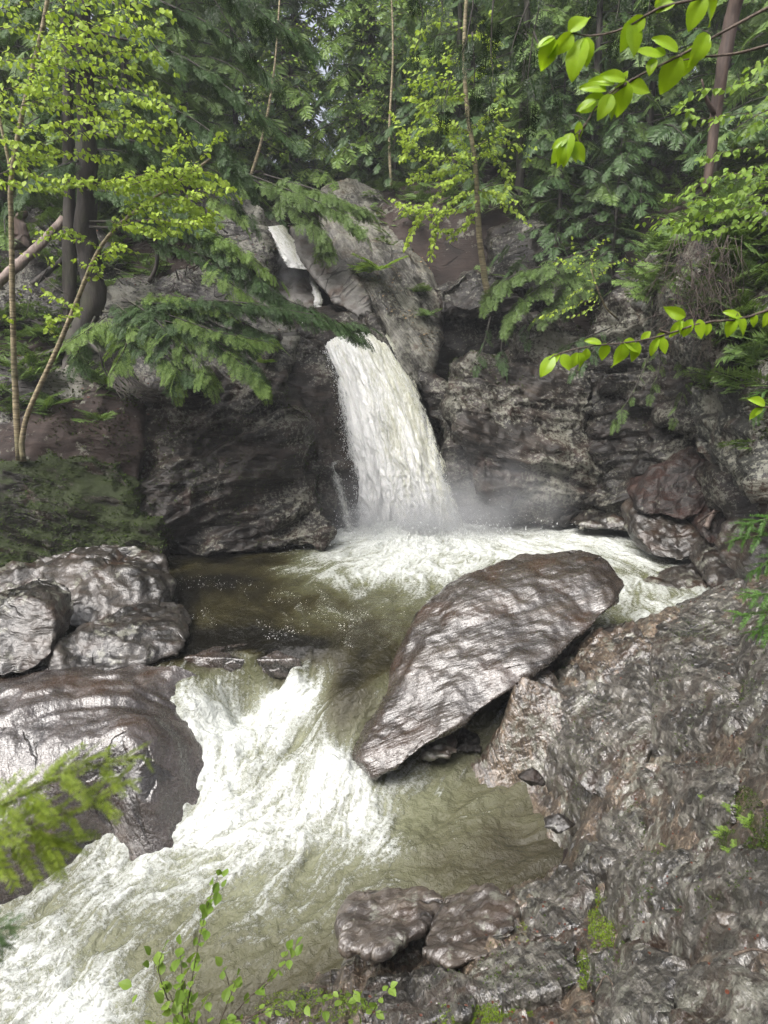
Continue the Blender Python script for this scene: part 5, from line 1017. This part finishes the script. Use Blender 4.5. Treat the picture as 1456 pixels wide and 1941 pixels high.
beech('lower right beech branch with a row of leaves along a long thin twig', [[(1560,555),(1456,588),(1400,605),(1330,612),(1270,632),(1200,648),(1120,656),(1060,670),(1040,682)], [(1270,632),(1250,625),(1260,620)]],
      [(1050,675,-125,42),(1065,672,-60,34),(1062,672,-140,36),(1095,668,-110,36),(1098,668,-75,30),(1112,660,-95,28),(1145,650,-80,38),(1140,652,160,30),(1180,650,-95,40),(1182,648,-20,36),(1210,648,-100,36),(1215,645,40,24),(1255,640,-75,34),(1250,642,-120,28),(1290,605,-80,34),(1292,608,-120,30),(1312,605,-110,34),(1300,600,160,40),(1325,605,-80,34),(1345,612,-100,22),(1395,600,-110,38),(1400,598,-70,34),(1405,604,150,34),(1430,595,-90,26),(1462,585,-110,36),(1258,630,-120,24)], 2.1, 3)
beech('small beech twig at the right edge beside the spruce sprig', [[(1540,755),(1470,770),(1430,772)]], [(1445,770,-130,26),(1435,772,-100,30),(1450,768,150,28),(1470,768,-70,24)], 4.0, 4)
# ---- small leafy stems at the bottom
def herb(label, stems, D, seed, size=.034, pairs=None, name='leafy_stem', sp=.05, cl=1):
    o = empty(name, P(*stems[0][0], D), label, 'leafy plant'); l = Leafy(seed, size, .25)
    for s_ in stems: l.twig(px_path(s_, D+l.r.uniform(-.1, .1)), .0022*D/2, sp, 0, clump=cl)
    l.finish(M['lime2'], M['twig'], o, 'leaves', 'stem')
herb('tall single leafy stem standing up before the rapids', [[(345,1975),(360,1880),(378,1780),(393,1720),(413,1660)], [(350,1920),(345,1850),(340,1790)]], 2.1, 41, .042, sp=.022)
herb('low leafy sprig spreading left of the tall stem', [[(350,1950),(320,1880),(285,1810)], [(350,1940),(330,1900),(250,1870)], [(350,1960),(345,1890),(360,1825)], [(320,1900),(300,1840),(310,1800)]], 2.1, 42, .046, sp=.045)
herb('thin leafy sprig right of the tall stem', [[(400,1980),(440,1880),(450,1850)], [(400,1980),(480,1880),(540,1830),(560,1795)], [(440,1900),(430,1850),(420,1830)], [(500,1870),(520,1850),(545,1800)]], 2.2, 43, .042, sp=.05)
herb('cluster of leafy shoots at the foot of the tall stem', [[(350,1980),(340,1940),(310,1900)], [(350,1980),(370,1930),(385,1900)], [(350,1980),(400,1940),(430,1930)], [(340,1980),(330,1950),(290,1940)], [(380,1980),(360,1930),(355,1890)]], 2.0, 44, .042, sp=.03)
herb('creeping leafy shoots on the mossy rim at the bottom centre', [[(430,1960),(500,1920),(560,1900),(620,1890)], [(500,1960),(580,1930),(660,1900)], [(560,1970),(640,1940),(720,1920)], [(600,1900),(660,1880),(700,1900)], [(420,1940),(470,1930),(520,1900)], [(700,1930),(730,1880),(740,1870)]], 3.4, 45, .055, sp=.05)
# ---- ferns, moss, litter
def surf(px, py, z0=.3):
    z_ = z0
    for _ in range(14):
        p = WZ(px, py, z_); z_ = .5*z_+.5*gz(p[0], p[1])
    return WZ(px, py, z_)
def fern(px, py, s, n, label, seed, at=None, mat='lime2'):
    p = surf(px, py, .8) if at is None else at; o = empty('fern', p, label, 'fern'); r = random.Random(seed); M_, O_ = [], []
    for k_ in range(n):
        a = r.uniform(0, 6.28); M_.append(basis(np.array([math.cos(a), math.sin(a), r.uniform(.3, .9)]), r.gauss(0, .2))*s*r.uniform(.7, 1.2)); O_.append(p+np.array([r.gauss(0, s*.12), r.gauss(0, s*.12), .02]))
    g = Geo(); tp = T_HI if s < .4 else T_MID; g.inst(tp[0], tp[1], np.array(M_), np.array(O_)); g.build('fronds', M[mat], o, smooth=False)
for i, (px, py, s, n, lb) in enumerate([(1345,1515,.13,7,'bright fern high on the right bank, topmost of the row'),(1362,1545,.13,7,'fern just under the topmost one on the right bank'),(1380,1590,.11,6,'small fern on the moss of the right bank'),(1398,1548,.10,5,'tiny fern right of the row on the moss'),
        (1430,1575,.12,6,'fern on the moss by the right edge'),(1400,1625,.11,6,'lowest fern on the moss patch of the right bank'),(1270,1612,.08,5,'tiny fern alone on the bare ledge'),(1225,1690,.06,4,'tiny plant beside the moss cushion'),(1395,1715,.07,4,'tiny fern below the moss patch near the right edge'),
        (1310,1480,.07,4,'tiny fern on the ledge above the fern row'),(1410,1430,.06,4,'tiny green plant high on the right bank'),(1140,1890,.05,4,'tiny sprout among the stones at the bottom')]):
    fern(px, py, s, n, lb, 60+i)
fern(0, 0, .75, 12, 'bright fern clump growing in the seam of the rock dome', 80, P(708, 515, 19.8), 'lime2')
fern(0, 0, .5, 12, 'leafy rock fern cascade on the right edge of the dome', 81, P(795, 555, 20.6), 'hem2')
fern(0, 0, .45, 9, 'lower rock ferns on the right edge of the dome', 82, P(815, 600, 19.9), 'hem2')
for i, (px, py, D, s, lb) in enumerate([(190,800,14.6,.5,'little hemlock seedling on the left cliff top'),(100,770,15.3,.55,'fern like seedling beside the slanting birch foot'),(20,700,16,.6,'green seedling at the left edge above the pale rock'),(60,640,16.8,.5,'seedling on the needle covered slope left of the trunks'),
        (505,690,17.2,.35,'bright green tuft on the shoulder left of the fall'),(470,660,17.4,.35,'small mossy tuft above the shoulder left of the fall')]):
    fern(0, 0, s, 8, lb, 90+i, P(px, py, D), 'hem2' if i < 4 else 'lime2')
def tufts(name, cx, cy, rx, ry, n, s, mat, z0, seed, lift=.0, tall=.8):
    rs_ = np.random.RandomState(seed); q = []
    for _ in range(n):
        a = rs_.rand()*6.283; r_ = math.sqrt(rs_.rand()); q.append((cx+rx*r_*math.cos(a), cy+ry*r_*math.sin(a)))
    W = []
    for a in q:
        W.append(WZ(a[0], a[1], z0))
    W = np.array(W); z_ = np.full(len(W), z0)
    for _ in range(12):
        r3 = np.array([ray(*a) for a in q]); W = np.array([0, 0, CH])+r3*((z_-CH)/r3[:, 2])[:, None]; gzv = ground_z(W[:, :2])[0]; gzv = gzv+near_detail(W[:, :2], gzv); z_ = .5*z_+.5*gzv
    keepm = fbm(W*6, 3, seed) > -.15
    W = W[keepm]; k_ = len(W); mound = lift*(1-0)*np.clip(fbm(W*5, 2, seed+5)+.6, 0, 1)
    W[:, 2] += mound; yaw = rs_.rand(k_)*6.283; til = rs_.rand(k_)*.9
    M_ = np.array([basis(np.array([math.cos(a)*math.sin(b), math.sin(a)*math.sin(b), math.cos(b)*tall]), 0)*s*(.6+.8*c_) for a, b, c_ in zip(yaw, til, rs_.rand(k_))])
    tq = kites([(0, 0, 0, 1, .35), (.1, 0, .6, .7, .3), (.1, 0, -.6, .7, .3)]); g = Geo(); g.inst(tq[0], tq[1], M_, W); o = g.build(name, mat, smooth=False); o['kind'] = 'stuff'; return o
tufts('moss', 1140, 1760, 26, 75, 2600, .013, M['moss'], .2, 1, .03)
tufts('moss', 1105, 1840, 12, 40, 500, .012, M['moss'], .2, 2, .02)
tufts('moss', 900, 1930, 110, 22, 3200, .012, M['moss'], -.1, 3, .03)
tufts('moss', 1400, 1590, 60, 95, 3500, .014, M['mossd'], 1.4, 4, .03)
tufts('moss', 1335, 1500, 30, 60, 900, .013, M['mossd'], 1., 5, .02)
tufts('moss', 600, 1905, 130, 28, 2200, .016, M['moss'], -1., 6, .02)
tufts('moss', 1200, 1570, 24, 40, 700, .013, M['mossd'], 0., 7, .02)
tufts('moss', 990, 1790, 14, 40, 500, .012, M['moss'], -.5, 8, .02)
def litter(name, px0, px1, py0, py1, n, s, z0, seed, mat):
    rs_ = np.random.RandomState(seed); q = np.column_stack([px0+(px1-px0)*rs_.rand(n), py0+(py1-py0)*rs_.rand(n)]); r3 = np.array([ray(*a) for a in q]); z_ = np.full(n, z0)
    for _ in range(12):
        W = np.array([0, 0, CH])+r3*((z_-CH)/r3[:, 2])[:, None]; gv = ground_z(W[:, :2])[0]; gv = gv+near_detail(W[:, :2], gv); z_ = .5*z_+.5*gv
    k_ = fbm(W*1.6, 3, seed) > .08; W = W[k_]; W[:, 2] += .008; n = len(W)
    M_ = np.array([basis(np.array([math.cos(a), math.sin(a), b]), c_)*s*(.5+d) for a, b, c_, d in zip(rs_.rand(n)*6.28, rs_.randn(n)*.3, rs_.randn(n)*.4, rs_.rand(n))])
    g = Geo(); g.inst(LT[0], LT[1], M_, W); o = g.build(name, mat, smooth=False); o['kind'] = 'stuff'
litter('fallen_leaves', 880, 1456, 1700, 1941, 600, .022, .3, 3, M['dry']); litter('fallen_leaves', 1150, 1456, 1250, 1700, 160, .022, .6, 4, M['dry'])
rs_ = np.random.RandomState(99); n = 7000; q = np.column_stack([rs_.uniform(-12, 13, n), rs_.uniform(14.5, 36, n)]); zq, kq = ground_z(q); zq = zq+.0
ok = (kq > .97) & (fbm(np.column_stack([q*.5, zq*0]), 3, 5) > -.1); q = np.column_stack([q, zq+.15])[ok][:3800]; n = len(q)
M_ = np.array([basis(np.array([math.cos(a), math.sin(a), b]), c_)*(.35+.45*d) for a, b, c_, d in zip(rs_.rand(n)*6.28, rs_.rand(n)*.8, rs_.randn(n)*.4, rs_.rand(n))])
g = Geo(); g.inst(T_MID[0], T_MID[1], M_, q); o = g.build('undergrowth', M['hem2'], smooth=False); o['kind'] = 'stuff'
def scatter_on(pick, n, tpl, s, mat, name, nzmin=.3, seed=1, thr=0., fs=1.2, lift=0., flat=False):
    rs_ = np.random.RandomState(seed); W = []; NN = []
    for o_, V_, N_ in ROCKS:
        if pick(o_):
            W.append(V_); NN.append(N_)
    W = np.vstack(W); NN = np.vstack(NN); k_ = (NN[:, 2] > nzmin) & (fbm(W*fs, 4, seed) > thr); idx = np.where(k_)[0]
    if not len(idx): return
    idx = rs_.choice(idx, min(n, len(idx)), replace=False); W = W[idx]+NN[idx]*lift+rs_.randn(len(idx), 3)*.015; NN = NN[idx]
    M_ = []
    for nn, a, b, c_, d in zip(NN, rs_.rand(len(W))*6.28, rs_.rand(len(W)), rs_.randn(len(W)), rs_.rand(len(W))):
        d_ = np.array([math.cos(a), math.sin(a), 0])*(1. if flat else .6)+nn*(.15 if flat else (.4+b)) ; M_.append(basis(d_, c_*.5)*s*(.5+d))
    g = Geo(); g.inst(tpl[0], tpl[1], np.array(M_), W); o = g.build(name, mat, smooth=False); o['kind'] = 'stuff'
TUFT = kites([(0, 0, 0, 1, .35), (.1, 0, .6, .7, .3), (.1, 0, -.6, .7, .3)])
st = lambda *n_: (lambda o_: any(o_.name.startswith(q) for q in n_))
scatter_on(st('mossy_cliff'), 9000, TUFT, .05, M['mossd'], 'moss', -.1, 1, -.1)
scatter_on(st('needle_bank'), 1800, TUFT, .06, M['mossd'], 'moss', .2, 2, .1)
scatter_on(st('needle_bank', 'hill_crag', 'pale_outcrop'), 2200, LT, .05, M['dry'], 'fallen_leaves', .3, 3, 0., flat=True)
scatter_on(st('rock_dome'), 2600, LT, .05, M['tanleaf'], 'fallen_leaves', -.2, 4, .05, .8, flat=True)
scatter_on(st('bluff_cliff', 'pale_outcrop', 'rock_column'), 4000, TUFT, .05, M['mossd'], 'moss', .25, 5, .12)
scatter_on(st('overhang_cliff', 'hill_crag'), 6000, TUFT, .06, M['mossd'], 'moss', .3, 6, -.05)
scatter_on(st('overhang_cliff', 'hill_crag'), 1200, T_MID, .42, M['hem2'], 'undergrowth', .15, 7, .0)
scatter_on(st('block_crag', 'ribbed_cliff', 'cave_wall'), 1600, TUFT, .05, M['mossd'], 'moss', .35, 8, .1)
scatter_on(st('bedrock_ledge'), 3200, TUFT, .016, M['mossd'], 'moss', .1, 9, .22, 1.6)
scatter_on(st('bedrock_ledge'), 500, LT, .022, M['dry'], 'fallen_leaves', .4, 10, .05, 1.2, flat=True)
# ---- dead wood
def log(name, path, r0, r1, mat, label, cat='log', wob=.2, extra=(), k=10):
    o = empty(name, P(*path[0]), label, cat); g = Geo(); tube(g, spline(px_path(path), 20), np.linspace(r0, r1, 20), k, wob, 7); g.build('trunk' if cat != 'driftwood' else 'wood', M[mat], o)
    if extra:
        g = Geo()
        for e in extra: tube(g, spline(px_path(e), 8), np.linspace(r1*.45, r1*.12, 8), 5, .2, 3)
        g.build('branches', M[mat], o)
    return o
log('fallen_log', [(-40,565,16.5),(20,515,16.8),(70,470,17.1),(120,415,17.5)], .13, .09, 'pinkwood', 'broken peeled log lying diagonally against the left slope')
log('fallen_log', [(60,540,17.3),(110,500,17.5),(135,470,17.6)], .08, .05, 'bark', 'dark thin log under the peeled log', extra=[[(80,520,17.3),(100,540,17),(130,560,16.8)], [(90,510,17.3),(60,560,17),(50,600,16.8)]])
log('tree_stump', [(45,470,18.2),(38,430,18.2),(42,400,18.2)], .22, .10, 'dead', 'rotten red brown stump behind the peeled log', 'stump', .5)
log('broken_snag', [(1338,365,11.6),(1346,300,11.6),(1356,220,11.6),(1370,130,11.5),(1385,50,11.5),(1402,-30,11.4)], .06, .10, 'dead', 'tall broken red brown trunk standing above the overhanging cliff', 'dead tree', .2, [[(1356,220,11.6),(1340,190,11.4),(1330,150,11.3)]])
log('driftwood', [(1095,1228,10.05),(1130,1205,10.1),(1180,1192,10.2)], .11, .05, 'bark', 'dark driftwood log jammed behind the slab', 'driftwood', .3, [[(1165,1198,10.1),(1180,1185,10),(1186,1178,9.9)]])
log('driftwood', [(1152,1230,9.7),(1172,1215,9.75),(1192,1205,9.8)], .07, .05, 'dead', 'short red brown log end resting on the bank beside the slab', 'driftwood', .3, [[(1180,1212,9.7),(1195,1200,9.7),(1202,1190,9.7)]])
log('driftwood', [(1338,1000,14.1),(1352,975,14.2),(1368,945,14.3)], .06, .04, 'pinkwood', 'orange splintered wood wedged between the boulders on the right shore', 'driftwood', .5)
log('driftwood', [(1322,990,14.2),(1345,975,14.2),(1375,965,14.1)], .03, .02, 'dead', 'thin broken stick beside the orange splintered wood', 'driftwood', .4)
log('dead_branch', [(1390,1810,2.9),(1430,1800,2.9),(1480,1815,2.8)], .008, .005, 'twig', 'thin bent twig on the ledge at the bottom right', 'twig', .3)
log('dead_branch', [(1130,1880,3.9),(1150,1850,4.),(1175,1895,3.8)], .006, .004, 'twig', 'pale curved twig among stones at the bottom', 'twig', .3)
o = empty('dead_branches', P(300, 540, 16.8), 'grey crooked dead stems tangled over the pale outcrop', 'dead branches'); g = Geo(); r_ = random.Random(3)
tube(g, spline(px_path([(283,535,16.2),(296,505,16.1),(298,470,16.1),(287,440,16.1)]), 14), np.linspace(.05, .035, 14), 7, .2)
for k_ in range(46):
    x, y = r_.uniform(230, 460), r_.uniform(430, 560); tube(g, spline(px_path([(x,y,16.3),(x+r_.uniform(-25,25),y+r_.uniform(-30,10),16.2),(x+r_.uniform(-70,70),y+r_.uniform(-60,50),16.1)]), 7), np.linspace(.014, .004, 7), 4)
tube(g, spline(px_path([(385,490,15.9),(420,512,15.6),(448,527,15.5)]), 8), np.linspace(.03, .012, 8), 5); g.build('stems', M['bark'], o)
o = empty('hanging_roots', P(1345, 470, 12.2), 'mass of fine dead roots and twigs hanging under the mossy cliff top', 'roots'); g = Geo()
for k_ in range(170):
    x, y = r_.uniform(1275, 1410), r_.uniform(440, 590); dx = r_.gauss(-20, 55); L_ = r_.uniform(30, 170); D_ = 11.5+r_.uniform(-.3, .5)
    tube(g, spline(px_path([(x,y,D_+.3),(x+dx*.2+r_.gauss(0,9),y+L_*.3,D_),(x+dx*.6+r_.gauss(0,10),y+L_*.7,D_),(x+dx,y+L_,D_-.05)]), 9), np.linspace(.006, .002, 9), 3)
g.build('strands', M['root'], o)
o = empty('tree_roots', P(250, 700, 15.8), 'grey exposed roots running down the rock below the big left hemlock', 'roots'); g = Geo()
for k_ in range(26):
    x = r_.uniform(185, 230); tube(g, spline(px_path([(x,668,15.9),(x+r_.uniform(5,30),705,15.3),(x+r_.uniform(20,60),735,15.0),(x+r_.uniform(30,110),752+r_.uniform(-10,15),14.9)]), 9), np.linspace(.025, .008, 9), 5, .2)
g.build('strands', M['bark'], o)

bm = bmesh.new(); bmesh.ops.create_cube(bm, size=1); me = bpy.data.meshes.new('haze'); bm.to_mesh(me); bm.free()
o = bpy.data.objects.new('haze', me); COL.objects.link(o); o.location = (0, 40, 20); o.scale = (150, 150, 50); volume('haze_air', o, .0012)
